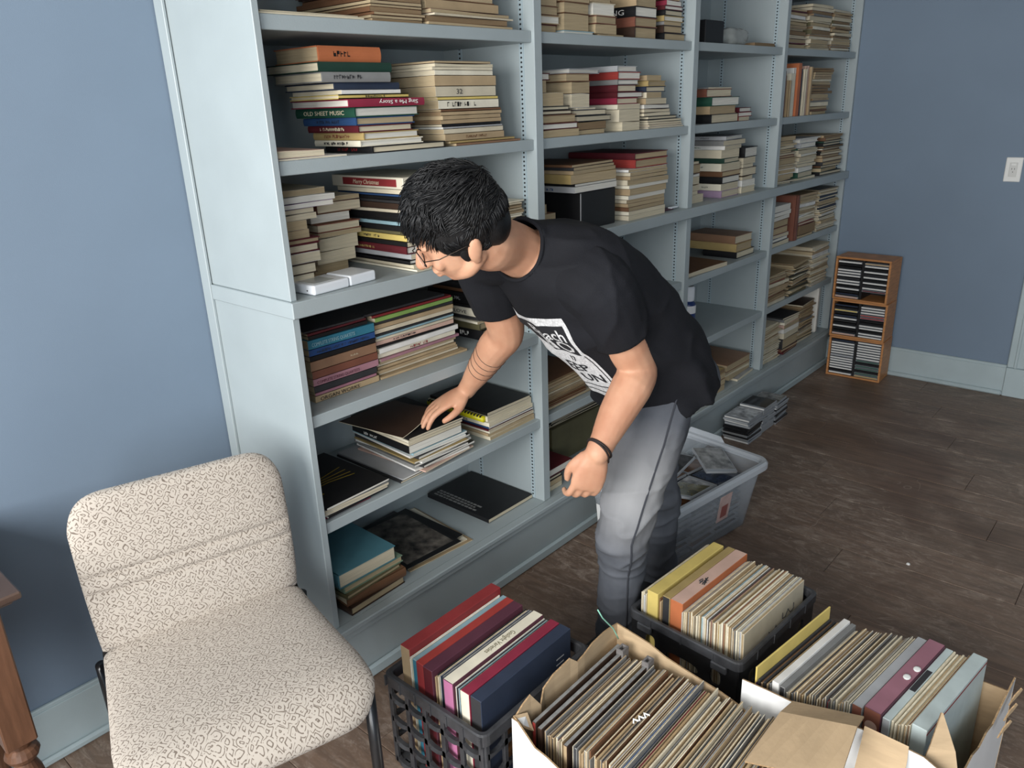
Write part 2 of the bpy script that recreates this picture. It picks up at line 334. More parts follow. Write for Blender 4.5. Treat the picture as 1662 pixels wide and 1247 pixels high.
def book_mesh(kind, sx, sy, h, spine, cov, pag):
    """meshes of a book lying flat: spine 0 -x, 1 -y, 2 +x, 3 +y.  Returns cover mesh and page mesh."""
    # canonical: spine on -y, length a along x, width b along y
    a, b = (sx, sy) if spine in (1, 3) else (sy, sx)
    A = [R(-90), 0, R(90), PI][spine]
    M = Matrix.Rotation(A, 4, 'Z')
    t = 0.0024 if kind == 'h' else 0.0006
    t = min(t, h * 0.22)
    ov = 0.0032 if kind == 'h' else 0.0003
    c = MB(); pg = MB()
    warp = 0.0 if kind == 'h' else min(0.0035, h * 0.30) * rng.uniform(0.2, 1.0)
    ph = rng.uniform(0, 6.28); n = 2 if kind == 'h' else 6
    def wz(u, v):
        # paper sags a little towards its loose edge
        return warp * (math.sin(ph + u * 4.2) * 0.5 - 0.5) * v
    def slab(mb, x0, x1, y0, y1, z0, z1, rnd=False):
        P = []
        for i in range(n + 1):
            u = i / n; x = x0 + (x1 - x0) * u
            row = []
            for y in (y0, y1):
                v = (y + b / 2) / b
                row.append((x, y, z0 + wz(u, v) * (z0 / max(h, 1e-6)))); row.append((x, y, z1 + wz(u, v) * (z1 / max(h, 1e-6))))
            P.append([row[0], row[2], row[3], row[1]])
        mb.rings(P, M=M)
    slab(c, -a / 2, a / 2, -b / 2, b / 2, 0, t)
    slab(c, -a / 2, a / 2, -b / 2, b / 2, h - t, h)
    if kind == 'h' and h > 0.012:
        # rounded spine
        k = 5; prof = [(-b / 2 - math.sin(PI * i / k) * min(0.004, h * 0.12), h * i / k) for i in range(k + 1)]
        P = [[(x, y, z) for y, z in prof] + [(x, -b / 2 + 0.002, h), (x, -b / 2 + 0.002, 0)] for x in (-a / 2, a / 2)]
        c.rings(P, M=M)
    else:
        c.box((-a / 2, -b / 2, 0), (a / 2, -b / 2 + t, h), M=M)
    slab(pg, -a / 2 + ov, a / 2 - ov, -b / 2 + t, b / 2 - ov, t, h - t)
    return c.mesh('book', [cov]), pg.mesh('pages', [pag])

def spine_text(o, sx, sy, h, face, s, col, size=None, pos='c', flip=False, ext=0.0002, span=0.7):
    L = sx if face == 1 else sy
    size = size or h * 0.62
    if face == 1: org = V((0, -sy / 2 - 0.0012 - (0.003 if h > 0.012 else 0), h * 0.5)); xd = V((1, 0, 0)); nrm = V((0, -1, 0))
    else: org = V((-sx / 2 - 0.0012 - (0.003 if h > 0.012 else 0), 0, h * 0.5)); xd = V((0, -1, 0)); nrm = V((-1, 0, 0))
    up = V((0, 0, 1))
    if flip: xd = -xd; up = -up
    c_ = {'c': 0, 'l': -0.14, 'r': 0.14}[pos] * L
    org = org + (V((1, 0, 0)) if face == 1 else V((0, -1, 0))) * c_ - up * size * 0.36
    if s[0] == '~':
        n = int(s[1:] or 8); g = random.Random(n * 7 + int(size * 1e5)); mb = MB(); cw = min(size * 0.62, L * span / n); x_ = -cw * n / 2
        for k in range(n):
            if g.random() > 0.14: mb.box((x_, 0, 0), (x_ + cw * g.uniform(.12, .3), size * .7, ext)); mb.box((x_, size * g.choice((0, .3, .6)), 0), (x_ + cw * .72, size * g.choice((.1, .4, .7)) + size * .06, ext))
            x_ += cw
        o_ = mb.build('lettering', letmat(col), o); o_.data.transform(frame(org, xd, up)); return
    est = max(1, len(s)) * size * 0.56
    sxx = min(1.6, max(0.25, L * span / est))
    text_mesh('lettering', s, size, letmat(col), o, frame(org, xd, up), 'CENTER', sx=sxx, ext=ext)

def put_book(x, y, z, h, sx, sy, rot, spine, cov, pag, kind, label, group, text=None):
    """x, y is the corner nearest -x, -y (before rotation)"""
    c, p_ = book_mesh(kind if kind == 'h' else 'p', sx, sy, h, spine, cover(cov, 0.32 if kind in 'zr' else 0.5), pages(pag))
    nm = {'h': 'hardback_book', 'p': 'paperback_book', 'm': 'music_booklet', 'z': 'magazine', 's': 'song_folio', 'r': 'comb_bound_book'}[kind]
    c.name = nm
    o = obj(nm, c, None, (x + sx / 2, y + sy / 2, z), R(rot)); tag(o, label, 'book' if kind in 'hpr' else 'booklet', group)
    obj('pages', p_, o)
    if text: spine_text(o, sx, sy, h, spine, *text)
    return o

def pile(z, x, y, specs, desc, group, maxx=None, ymax=0.364, jit=True):
    """specs bottom to top: (h, sx, sy, dx, dy, rot, spine, cover, pages, kind[, text])"""
    zz = z + 0.0006
    out = []
    for i, s in enumerate(specs):
        h, sx, sy, dx, dy, rot, spine, cov, pag, kind = s[:10]
        px, py = x + dx, y + dy
        a = abs(R(rot)); ex = (sx * math.cos(a) + sy * math.sin(a) - sx) / 2; ey = (sy * math.cos(a) + sx * math.sin(a) - sy) / 2
        lo_, hi_ = next(((a_, b_) for a_, b_ in BAYS if a_ - .02 < x + .02 < b_))
        hi_ = min(hi_ - .004, maxx or 9)
        ex += .0008; ey += .0008
        if px + sx + ex > hi_: px = hi_ - sx - ex
        if px - ex < lo_ + .004: px = lo_ + .004 + ex
        if py + sy + ey > ymax: py = ymax - sy - ey
        lab = f"{cov} {KIND[kind]}, {ordlab(i + 1)} {desc}"
        out.append(put_book(px, py, zz, h, sx, sy, rot, spine, cov, pag, kind, lab, group, s[10] if len(s) > 10 else None))
        zz += h + 0.0007
    return out, zz

def gen(seed, height, kinds, covs, pags, sxr, syr, hr, spines, jx=0.012, jy=0.012, rot=2.0, maxn=29):
    g = random.Random(seed); out = []; tot = 0
    while tot < height and len(out) < maxn:
        k = g.choice(kinds); h = g.uniform(*hr) if k in 'hp' else g.uniform(hr[0] * 0.5, hr[0] * 1.1)
        h = min(h, max(0.004, height - tot + 0.002))
        out.append((h, g.uniform(*sxr), g.uniform(*syr), g.uniform(-jx, jx), g.uniform(0, jy), g.uniform(-rot, rot), g.choice(spines), g.choice(covs), g.choice(pags), k)); tot += h + 0.0007
    return out
S1, S2, SC, S4, S5, SB = 1.727, 1.43, 1.12, 0.823, 0.523, 0.213
OLD = ['tan', 'tan', 'cream', 'brown', 'ivory', 'copper', 'tan']
MIX = ['cream', 'white', 'tan', 'brown', 'maroon', 'navy', 'dark green', 'grey', 'ivory', 'rust', 'black', 'tan', 'cream']
DARK = ['black', 'charcoal', 'dark brown', 'navy', 'maroon']

# ---- bay beside the chair, top shelf
put_book(0.026, 0.012, S1 + .0006, 0.0035, 0.275, 0.21, 0, 3, 'ivory', 'c', 'm', 'thin cream booklet lying alone at the side panel on the top shelf', 'booklets lying alone')
put_book(0.03, 0.02, S1 + .005, 0.0035, 0.26, 0.2, 1, 3, 'cream', 'c', 'm', 'thin cream booklet lying on another booklet at the side panel', 'booklets lying alone')
pile(S1, 0.327, 0.012, gen(3, 0.17, 'mmp', ['brown', 'dark brown', 'tan', 'brown'], 'bt', (.158, .165), (.27, .30), (.006, .012), [0, 0, 3], .003, .006, 1), 'the brown pile on the top shelf', 'brown song sheets')
pile(S1, 0.50, 0.012, [(.006, .325, .25, 0, 0, 1, 3, 'tan', 't', 'm'), (.014, .30, .24, .005, .004, -1, 3, 'brown', 'b', 's'), (.004, .31, .24, .012, -.006, 2, 3, 'ivory', 'c', 'm'), (.010, .30, .24, .01, 0, 1, 3, 'maroon', 't', 'm'), (.022, .27, .22, .008, .01, 0, 1, 'tan', 't', 'p'), (.02, .26, .22, .004, .012, 1, 3, 'brown', 't', 'h')] + gen(5, 0.09, 'ph', OLD, 'tb', (.24, .27), (.2, .24), (.012, .03), [1, 3], .006), 'the top-shelf pile beside the divider', 'old music on the top shelf', maxx=.898)
# ---- bay beside the chair, second shelf
put_book(0.024, 0.014, S2 + .0006, 0.004, 0.19, 0.2, 0, 3, 'white', 'c', 'm', 'thin white booklet under the pink book by the side panel', 'booklets lying alone')
put_book(0.024, 0.018, S2 + .0054, 0.016, 0.13, 0.19, 0, 3, 'peach', 'c', 'p', 'pale pink book lying flat by the side panel on the second shelf', None)
P1 = [(.016, .245, .19, 0, 0, 0, 0, 'black', 'c', 'h', ('~13', 'red', None, 'c')), (.014, .20, .19, -.028, .006, -1, 0, 'ivory', 'w', 'h', ('~16', 'charcoal', .010, 'c')),
      (.017, .18, .20, -.02, .008, 1, 0, 'gold', 'w', 'h', ('~15', 'rust', .011, 'c')), (.016, .172, .205, -.03, .010, 0, 0, 'maroon', 'c', 'h', ('~17', 'cream', .010, 'c')),
      (.018, .185, .215, -.034, .01, 0, 0, 'blue', 't', 'h', ('~15', 'navy', .010, 'c')), (.022, .205, .235, -.042, .006, 1, 0, 'green', 'w', 'h', ('OLD SHEET MUSIC', 'cream', .014, 'c')),
      (.018, .235, .24, -.060, -.004, -1, 1, 'crimson', 'w', 'h', ('Sing Me a Story', 'white', .013, 'r', True)), (.010, .215, .20, -.075, .014, 0, 1, 'yellow', 'c', 'h', ('~16', 'charcoal', .006, 'c')),
      (.009, .19, .185, -.07, .02, 3, 1, 'white', 'c', 'p'), (.016, .205, .19, -.08, .03, 2, 1, 'navy', 'c', 'h'), (.022, .20, .20, -.11, .02, -1, 1, 'grey', 'c', 'h', ('~11', 'charcoal', .012, 'l')),
      (.021, .215, .21, -.118, .022, 0, 1, 'dark green', 'c', 'h'), (.034, .182, .175, -.108, .032, 0, 1, 'orange', 't', 'h', ('~5', 'black', .016, 'l'))]
pile(S2, 0.292, 0.012, P1, 'the pile holding the Old Sheet Music book', 'second shelf song books')
P2 = [(.006, .27, .24, .02, 0, 1, 1, 'copper', 't', 'm'), (.006, .262, .24, .006, .004, 0, 1, 'gold', 't', 'm'), (.018, .235, .235, -.01, .006, 0, 1, 'tan', 't', 's', ('~15', 'brown', .009, 'c', False)), (.012, .24, .24, -.014, .01, 1, 1, 'cream', 't', 'm'), (.005, .235, .24, -.012, .01, 0, 1, 'silver', 'w', 'm'), (.006, .232, .23, -.014, .012, 0, 1, 'black', 'c', 'm'),
      (.010, .235, .23, -.014, .012, -1, 1, 'tan', 'b', 's'), (.010, .232, .23, -.013, .012, 1, 1, 'tan', 't', 'm'), (.009, .24, .23, -.016, .012, 0, 1, 'tan', 'b', 'm'), (.006, .235, .23, -.012, .014, 0, 1, 'brown', 't', 'm'), (.022, .235, .235, -.02, .014, 0, 1, 'ivory', 't', 's', ('~12', 'black', .015, 'l')), (.007, .235, .23, -.02, .016, 0, 1, 'yellow', 't', 'm'),
      (.026, .232, .235, -.025, .016, 0, 1, 'cream', 't', 's', ('32', 'charcoal', .018, 'l', False, .0002, .12)), (.026, .235, .24, -.028, .014, 0, 1, 'tan', 't', 's'), (.012, .225, .24, -.03, .014, 1, 1, 'ivory', 'c', 'm'), (.007, .225, .24, -.032, .012, -1, 1, 'cream', 'c', 'm'), (.008, .225, .24, -.03, .012, 1, 3, 'ivory', 'c', 'm'), (.006, .22, .24, -.034, .012, 2, 3, 'brown', 't', 'm')]
pile(S2, 0.556, 0.014, P2, 'the tan music pile on the second shelf', 'tan sheet music', maxx=.898)
# ---- bay beside the chair, counter
pA = [(.014, .14, .2, .02, 0, 0, 3, 'tan', 't', 'p'), (.022, .105, .19, 0, .0, 0, 3, 'cream', 'c', 'p'), (.026, .112, .2, .002, -.004, 0, 3, 'dark brown', 'c', 'h'), (.024, .13, .2, 0, 0, 0, 3, 'white', 'c', 'p'), (.020, .132, .2, 0, .004, 0, 3, 'maroon', 'c', 'h'), (.013, .13, .2, .004, 0, 0, 3, 'maroon', 't', 'h'), (.020, .11, .2, 0, .006, 0, 3, 'tan', 't', 'p'), (.022, .105, .2, 0, .004, 0, 3, 'cream', 't', 'p'), (.014, .135, .2, 0, .004, 0, 3, 'cream', 'c', 'p'), (.012, .13, .21, 0, .006, 0, 3, 'grey', 'c', 'p'), (.012, .185, .22, 0, 0, 0, 3, 'lilac', 'w', 'p'), (.015, .195, .22, 0, .004, 0, 3, 'white', 'w', 'p'), (.016, .17, .22, 0, .008, 0, 3, 'cream', 't', 'p')]
pile(SC, 0.026, 0.085, pA, 'the counter pile at the side panel', 'counter books by the side panel')
pB = [(.030, .11, .15, -.01, .04, 0, 3, 'tan', 't', 'p'), (.032, .125, .16, -.012, .02, 0, 3, 'cream', 'c', 'p'), (.034, .125, .17, .0, .02, 0, 3, 'ivory', 'c', 'p'), (.012, .14, .17, .0, .02, 0, 3, 'cream', 't', 'p'), (.022, .14, .17, .0, .02, 0, 3, 'rust', 'c', 'h'), (.026, .13, .17, -.012, .03, 0, 3, 'brown', 'w', 'h'), (.026, .14, .17, .012, .03, 0, 0, 'rust', 'c', 'p'), (.012, .145, .17, .008, .032, 0, 3, 'cream', 't', 'p')]
pile(SC, 0.222, 0.16, pB, 'the counter pile behind the white device', 'counter books behind the device')
pC = [(.006, .20, .30, -.008, -.012, 0, 0, 'ivory', 'c', 'm'), (.010, .21, .29, 0, 0, -2, 0, 'cream', 'c', 'm'), (.012, .20, .28, -.012, .012, 0, 0, 'black', 'w', 'h'), (.014, .2, .28, -.006, .014, 1, 0, 'silver', 'c', 's'), (.020, .19, .27, -.014, .016, 0, 0, 'maroon', 'w', 'h', ('~18', 'gold', .008, 'l')), (.012, .2, .28, -.016, .01, 0, 0, 'black', 'c', 'z'), (.016, .2, .28, -.012, .014, 0, 0, 'yellow', 'c', 's', ('~13', 'charcoal', .009, 'c')), (.008, .2, .28, -.012, .014, 1, 0, 'olive', 'c', 'm'),
      (.014, .2, .28, -.012, .012, -1, 0, 'black', 'c', 's'), (.010, .2, .28, -.012, .014, 0, 0, 'light blue', 'w', 'm'), (.022, .2, .28, -.010, .012, 0, 0, 'black', 'c', 'h'), (.008, .2, .28, -.014, .012, 2, 0, 'cream', 'c', 'm'), (.016, .2, .28, -.012, .012, 0, 0, 'dark brown', 'c', 's'), (.007, .2, .28, -.012, .012, -1, 0, 'charcoal', 'c', 'm'), (.008, .2, .285, -.012, .012, 1, 0, 'black', 'c', 'z'), (.006, .2, .28, -.012, .012, 0, 0, 'blue', 'w', 'm'), (.012, .2, .28, -.012, .012, 0, 0, 'cream', 'w', 's')]
_, zt = pile(SC, 0.40, 0.010, pC, 'the pile under the Merry Christmas box', 'counter song folios')
mc = thing('song_box', 'cream boxed songbook with a red Merry Christmas label on its spine', 'box', (0.385 + .10, 0.020 + .15, zt))
MB().cbox((-.10, -.15, 0), (.10, .15, .030), .0015).build('box_body', cover('ivory'), mc)
lb = MB().cbox((-.1012, -.125, .006), (-.0995, .100, .025), .0006).build('label_panel', cover('red'), mc)
text_mesh('lettering', 'Merry Christmas', .016, letmat('cream'), lb, frame((-.1016, .0, .010), (0, -1, 0), (0, 0, 1)), 'CENTER', shear=.25, ext=.0002)
pile(SC, 0.655, 0.03, gen(11, .135, 'mmms', ['tan', 'cream', 'ivory', 'tan'], 'tc', (.20, .225), (.26, .30), (.006, .016), [3, 1], .006, .008, 2), 'the counter pile behind his head', 'tan sheet music', maxx=.898)
# white plastic device on the counter
dv = thing('plastic_case', 'white plastic handheld device lying on the counter by the side panel', 'device', (0.165, 0.055, SC + .0006), R(5))
WPL = mat('white_plastic', srgb(222, 226, 230), 0.28, spec=0.5)
bevel(MB().box((-.100, -.045, 0), (.012, .045, .024)).build('body', WPL, dv), .005, 3)
bevel(MB().box((.014, -.045, 0), (.102, .045, .026)).build('hinged_end', WPL, dv), .005, 3)
MB().cbox((-.085, -.030, .0238), (-.02, .030, .0248), .0004).build('screen', mat('device_screen', srgb(176, 180, 178), .2), dv)
MB().tube([(-.1006, -.02, .010), (-.0995, -.02, .010)], .002, 8).build('jack_hole', BLACKSLOT, dv)
# ---- bay beside the chair, shelf below the counter
pE = [(.017, .21, .28, 0, 0, 0, 1, 'tan', 't', 's', ('ORGAN WORKS', 'black', .014, 'l', False, .0002, .5)), (.008, .2, .28, .002, .002, 0, 1, 'mauve', 't', 's'), (.017, .205, .28, 0, .004, 0, 1, 'charcoal', 't', 's'), (.019, .213, .28, 0, 0, 0, 1, 'pink', 't', 's', ('COMPLETE STRING QUARTETS', 'plum', .011, 'l', False, .0002, .62)),
      (.020, .212, .28, 0, .002, 0, 1, 'rust', 't', 's'), (.026, .212, .28, -.002, .002, 0, 1, 'copper', 't', 's', ('~7', 'cream', .006, 'r', False, .0002, .25)), (.013, .212, .28, -.002, .004, 0, 1, 'black', 't', 's'), (.017, .212, .28, -.002, .004, 0, 1, 'royal blue', 't', 's', ('~33', 'navy', .009, 'c', False, .0002, .8)), (.024, .212, .28, -.002, .002, 0, 1, 'turquoise', 't', 's', ('COMPLETE STRING QUARTETS', 'light blue', .014, 'l', False, .0002, .62)),
      (.009, .19, .275, 0, .006, 1, 1, 'black', 't', 'm'), (.006, .19, .27, -.002, .006, 2, 1, 'maroon', 't', 'm'), (.005, .19, .27, -.002, .008, -1, 1, 'charcoal', 't', 'm')]
pile(S4, 0.088, 0.085, pE, 'the string quartets pile below the counter', 'music scores below the counter')
pF = [(.007, .335, .262, .002, -.014, -1, 1, 'tan', 't', 'm'), (.007, .31, .255, .006, .004, 0, 1, 'cream', 't', 'm'), (.008, .31, .25, 0, 0, 1, 1, 'tan', 't', 'm'), (.008, .3, .25, .006, .002, -1, 1, 'tan', 't', 'm'), (.008, .3, .25, .002, .006, 0, 1, 'cream', 't', 'm'), (.007, .3, .25, .006, 0, 1, 3, 'brown', 't', 'm'), (.008, .31, .25, .006, -.004, 1, 1, 'pink', 'c', 'm'), (.014, .3, .25, .004, 0, 0, 1, 'ivory', 'c', 's', ('~11', 'red', .010, 'c', False, .0002, .3)), (.014, .31, .25, .004, -.004, 1, 1, 'white', 'c', 'm'), (.006, .3, .25, .004, 0, 0, 1, 'black', 'c', 'm'),
      (.012, .3, .25, .002, .002, -1, 1, 'peach', 't', 's', ('~19', 'charcoal', .007, 'l', False, .0002, .4)), (.008, .3, .25, 0, 0, 0, 1, 'cream', 't', 'm'), (.006, .3, .25, .002, 0, 1, 1, 'light blue', 'w', 'm'), (.005, .3, .25, .002, 0, 0, 1, 'charcoal', 'w', 'm'), (.012, .3, .25, .002, .002, 0, 1, 'cream', 'c', 's'), (.012, .3, .25, .002, 0, -1, 1, 'tan', 't', 'm'), (.008, .3, .25, .004, .002, 0, 1, 'charcoal', 't', 'm'), (.011, .3, .25, .002, 0, 1, 1, 'lime', 'c', 'm'), (.007, .3, .25, -.002, .002, 0, 1, 'red', 't', 'm'), (.007, .305, .25, -.03, .006, 0, 1, 'charcoal', 't', 'z')]
pile(S4, 0.306, 0.095, pF, 'the tan folio pile below the counter', 'sheet music below the counter', maxx=.655)
pG = [(.034, .13, .22, 0, 0, 0, 0, 'black', 't', 'h', ('~4', 'white', .018, 'r', False, .0002, .4)), (.022, .15, .22, -.01, .012, 3, 0, 'olive', 't', 'h'), (.008, .16, .22, -.012, .004, -2, 0, 'ivory', 't', 'm'), (.010, .16, .22, -.006, .004, 1, 0, 'charcoal', 'c', 'm'), (.026, .15, .22, -.006, .006, 0, 0, 'ivory', 'w', 'h', ('E OF LOVE', 'black', .015, 'c', False, .0002, .55)), (.010, .15, .22, -.01, .006, 2, 0, 'black', 't', 'z'), (.034, .15, .22, -.006, .016, 0, 0, 'black', 't', 'h', ('~9', 'silver', .016, 'c')), (.014, .14, .20, .002, .02, 2, 0, 'brown', 't', 'h'), (.02, .14, .2, -.012, .03, 0, 0, 'black', 't', 'h')]
pile(S4, 0.742, 0.105, pG, 'the black book pile by the divider', 'dark books below the counter', maxx=.898)
# ---- bay beside the chair, lower shelf
pH = [(.006, .16, .22, 0, .012, 0, 1, 'crimson', 'w', 'm'), (.006, .21, .25, .004, .004, 3, 1, 'black', 'w', 'm'), (.009, .215, .26, 0, .004, 0, 3, 'white', 'c', 's'), (.008, .216, .27, .002, 0, -1, 3, 'grey', 'c', 'z')]
_, zt = pile(S5, 0.028, 0.018, pH, 'the pile under the black magazine', 'magazines on the lower shelf')
bz = put_book(.03, .018, zt, .007, .215, .29, 2, 0, 'black', 'w', 'z', 'black magazine with a yellow scribbled emblem on its cover', None)
YL = mat('scribble_yellow', srgb(160, 140, 40), .6)
em = MB(); g = random.Random(4)
for k in range(4): em.tube([(-.08 + g.uniform(0, .01), -.03 + k * .014, 0), (-.01, -.028 + k * .012, 0), (.07, -.035 + k * .018 + g.uniform(-.01, .01), 0)], .0016, 4)
for xx in (-.085, -.07): em.tube([(xx, -.07, 0), (xx + .006, .0, 0), (xx - .004, .07, 0)], .0022, 4)
em.tube([(-.095, -.07, 0), (-.06, -.072, 0)], .0025, 4); em.tube([(-.1, .07, 0), (-.06, .072, 0)], .0025, 4)
e_ = em.build('emblem', YL, bz, loc=(0, 0, .0072)); e_.scale = (1, 1, .15)
pI = [(.005, .2, .30, -.066, .012, 0, 0, 'charcoal', 'c', 'z'), (.005, .2, .30, -.06, .014, 1, 0, 'silver', 'w', 'm'), (.005, .215, .29, .0, -.004, 4, 0, 'peach', 'c', 'm'), (.006, .215, .29, -.004, .004, -3, 0, 'white', 'w', 'z'), (.007, .22, .29, .006, .0, 2, 0, 'charcoal', 'w', 'z'), (.006, .215, .29, -.01, .004, -2, 0, 'grey', 'w', 'z'), (.006, .215, .29, .0, .004, 3, 0, 'white', 'w', 'm'), (.005, .215, .29, -.012, .0, -2, 0, 'gold', 'w', 'z'), (.008, .215, .29, .0, .008, 1, 0, 'charcoal', 'w', 'z'), (.006, .215, .29, -.01, .01, -4, 0, 'white', 'w', 'z'), (.007, .215, .29, -.008, .01, -1, 0, 'light blue', 'w', 'z'),
      (.024, .205, .275, -.016, .014, -2, 0, 'black', 'w', 's', ('~9', 'white', .012, 'l', False, .0002, .35)), (.008, .205, .275, -.016, .014, -2, 0, 'cream', 'c', 'm'), (.008, .21, .275, -.016, .014, -2, 0, 'ivory', 'c', 'm'), (.006, .21, .28, -.014, .012, -2, 0, 'black', 'c', 'z')]
_, zI = pile(S5, 0.362, 0.016, pI, 'the pile he is leafing through', 'magazines he is leafing through')
zI_pile = zI
pJ = [(.012, .225, .28, 0, 0, 1, 0, 'cream', 't', 's'), (.010, .225, .28, .002, .002, -1, 0, 'tan', 't', 'm'), (.008, .225, .28, 0, .002, 1, 0, 'ivory', 'c', 'm'), (.006, .22, .28, -.002, 0, 0, 0, 'maroon', 'c', 'm'), (.006, .22, .28, .002, .002, 0, 0, 'blue', 'w', 'z'), (.014, .22, .28, 0, .002, 1, 0, 'ivory', 'c', 's', ('~5', 'charcoal', .007, 'r', False, .0002, .12))]
_, zt = pile(S5, 0.668, 0.028, pJ, 'the pile under the yellow comb', 'folios by the divider', maxx=.899)
rb = put_book(.672, .035, zt, .020, .215, .275, 0, 0, 'ivory', 'c', 'r', 'comb-bound songbook with a bright yellow plastic comb by the divider', None)
cm_ = MB()
cm_.tube([(-.1135, y_ / 1000, .010) for y_ in (-128, 0, 128)], .0105, 10)
comb = cm_.build('comb', mat('yellow_comb', srgb(214, 204, 30), .35), rb, smooth=True)
sl = MB()
for k in range(19): sl.box((-.122, -.120 + k * .0133, .014), (-.112, -.115 + k * .0133, .0215))
sl.build('comb_slots', BLACKSLOT, comb)
bl = put_book(.676, .035, zt + .0207, .010, .205, .27, -1, 0, 'black', 'c', 's', 'black folio with a curled cover lying on the comb-bound book', None)
# ---- bay beside the chair, bottom ledge
pK = [(.024, .20, .20, .0, .0, 2, 0, 'dark brown', 't', 'h'), (.028, .205, .20, .006, .004, -3, 1, 'brown', 'c', 'h'), (.014, .20, .21, -.008, .004, 3, 0, 'olive', 't', 'h'), (.020, .21, .21, -.002, .01, 0, 0, 'sage', 't', 'h')]
_, zt = pile(SB, 0.064, 0.012, pK, 'the pile under the big teal book', 'old hardbacks on the ledge')
put_book(.052, .022, zt, .044, .198, .262, -1, 0, 'teal', 'c', 'h', 'thick teal hardback lying on a pile at the side panel', None)
pile(SB, 0.318, 0.03, [(.003, .25, .31, .006, .0, -5, 0, 'tan', 'c', 'm'), (.004, .215, .29, .03, .012, -6, 0, 'ivory', 'c', 'm'), (.004, .22, .30, -.018, .02, 2, 0, 'charcoal', 'c', 'z'), (.003, .20, .28, .03, .02, 0, 0, 'black', 'c', 'z')], 'the loose prints on the bottom ledge', 'loose prints on the ledge')
ENG = mat('engraving_print', (0.008, 0.008, 0.009), .6, 0, 26, col2=srgb(112, 106, 98), detail=9)
pr = obj('engraving_print', MB().cbox((-.108, -.15, 0), (.108, .15, .0022), .0004).mesh('engraving_print', [cover('black')]), None, (.415, .18, SB + .0185), R(-4)); tag(pr, 'black print with a pale engraved scene lying on loose sheets', 'print')
MB().box((-.092, -.13, .0021), (.092, .132, .0025)).build('engraving', ENG, pr)
bs = obj('record_box', MB().cbox((-.113, -.15, 0), (.113, .15, .016), .001).mesh('record_box', [cover('black', .3)]), None, (.782, .20, SB + .0012), 0); tag(bs, 'thin black boxed album with pale title lines lying on the bottom ledge', 'album')
MB().box((-.112, -.1502, .002), (.1134, .149, .013)).build('page_edges', pages('c'), bs)
g = random.Random(2)
for k in range(3):
    mb = MB(); yy = .13
    while yy > -.06:
        a_ = g.uniform(.008, .02); mb.box((-.10 + k * .014, yy - a_, .0158), (-.092 + k * .014, yy, .0162)); yy -= a_ + .004
    mb.build('lettering', letmat('grey'), bs)
def upright(x, y, z, th, dep, hgt, cov, pag, kind, label, group, lean=0.0, text=None):
    c, p_ = book_mesh('h' if kind == 'h' else 'p', hgt, dep, th, 1, cover(cov), pages(pag))
    o = obj('hardback_book' if kind == 'h' else 'paperback_book', c, None, (x + th, y + dep / 2, z + hgt / 2 + .0006)); o.rotation_euler = (0, R(-90) + R(lean), 0)
    tag(o, label, 'book', group); obj('pages', p_, o); return o
# ---------------- second bay (behind the man)
pile(S1, .942, .03, gen(21, .10, 'hhp', ['brown', 'maroon', 'cream', 'tan'], 'tcw', (.11, .13), (.18, .21), (.018, .03), [3, 0], .003), 'the top-shelf pile left of centre divider', 'books on the second bay top shelf')
pile(S1, 1.082, .03, [(.010, .155, .2, 0, 0, 0, 3, 'light blue', 'w', 'h'), (.046, .125, .19, 0, 0, 0, 3, 'tan', 't', 'p'), (.032, .135, .19, -.004, 0, 2, 3, 'brown', 't', 'h'), (.036, .14, .19, -.01, 0, -2, 3, 'copper', 't', 'p')], 'the top pile under a thick tan paperback', 'books on the second bay top shelf')
pile(S1, 1.245, .03, [(.006, .14, .2, .02, 0, 0, 3, 'tan', 't', 'm'), (.028, .118, .19, 0, 0, 0, 3, 'tan', 't', 'p'), (.024, .12, .19, 0, 0, 2, 3, 'rust', 't', 'h'), (.036, .115, .19, -.004, 0, -3, 3, 'cream', 'w', 'h'), (.03, .11, .19, -.03, 0, 1, 3, 'tan', 't', 'p')], 'the cream-topped pile in the second bay', 'books on the second bay top shelf')
pile(S1, 1.475, .03, [(.036, .138, .22, 0, 0, 0, 0, 'dark brown', 't', 'h'), (.030, .14, .23, 0, 0, 0, 0, 'rust', 't', 'h'), (.032, .14, .24, 0, 0, 0, 0, 'black', 'w', 'h', ('HE SANG', 'white', .024, 'c', False, .0003, .62)), (.034, .14, .26, -.006, 0, 3, 0, 'tan', 't', 'h', ('~9', 'dark brown', .012, 'c')), (.02, .13, .2, .01, .02, 0, 0, 'brown', 't', 'h')], 'the pile with the black spine reading Sang', 'books on the second bay top shelf')
pile(S1, 1.665, .03, [(.024, .15, .19, 0, 0, 0, 0, 'black', 't', 'h'), (.024, .13, .19, -.005, 0, 0, 0, 'dark brown', 't', 'h'), (.012, .12, .19, -.005, 0, 0, 0, 'grey', 't', 'p'), (.018, .135, .19, -.004, 0, 0, 0, 'gold', 'w', 'h'), (.018, .13, .19, -.004, 0, 2, 0, 'black', 'c', 'h'), (.014, .125, .19, 0, 0, 0, 0, 'maroon', 'w', 'h'), (.016, .1, .18, .01, 0, 0, 0, 'crimson', 'w', 'p'), (.016, .1, .18, .0, 0, 0, 0, 'brown', 't', 'p')], 'the top pile at the narrow bay divider', 'books on the second bay top shelf', maxx=1.825)
g1 = [(.022, .2, .2, 0, 0, 0, 3, 'tan', 't', 'p'), (.018, .196, .2, 0, 0, 0, 3, 'maroon', 'w', 'h'), (.024, .185, .2, 0, 0, 1, 3, 'brown', 't', 'h'), (.012, .165, .2, 0, 0, 0, 3, 'dark brown', 'c', 'h'), (.012, .15, .2, 0, 0, 1, 3, 'black', 'c', 'h')]
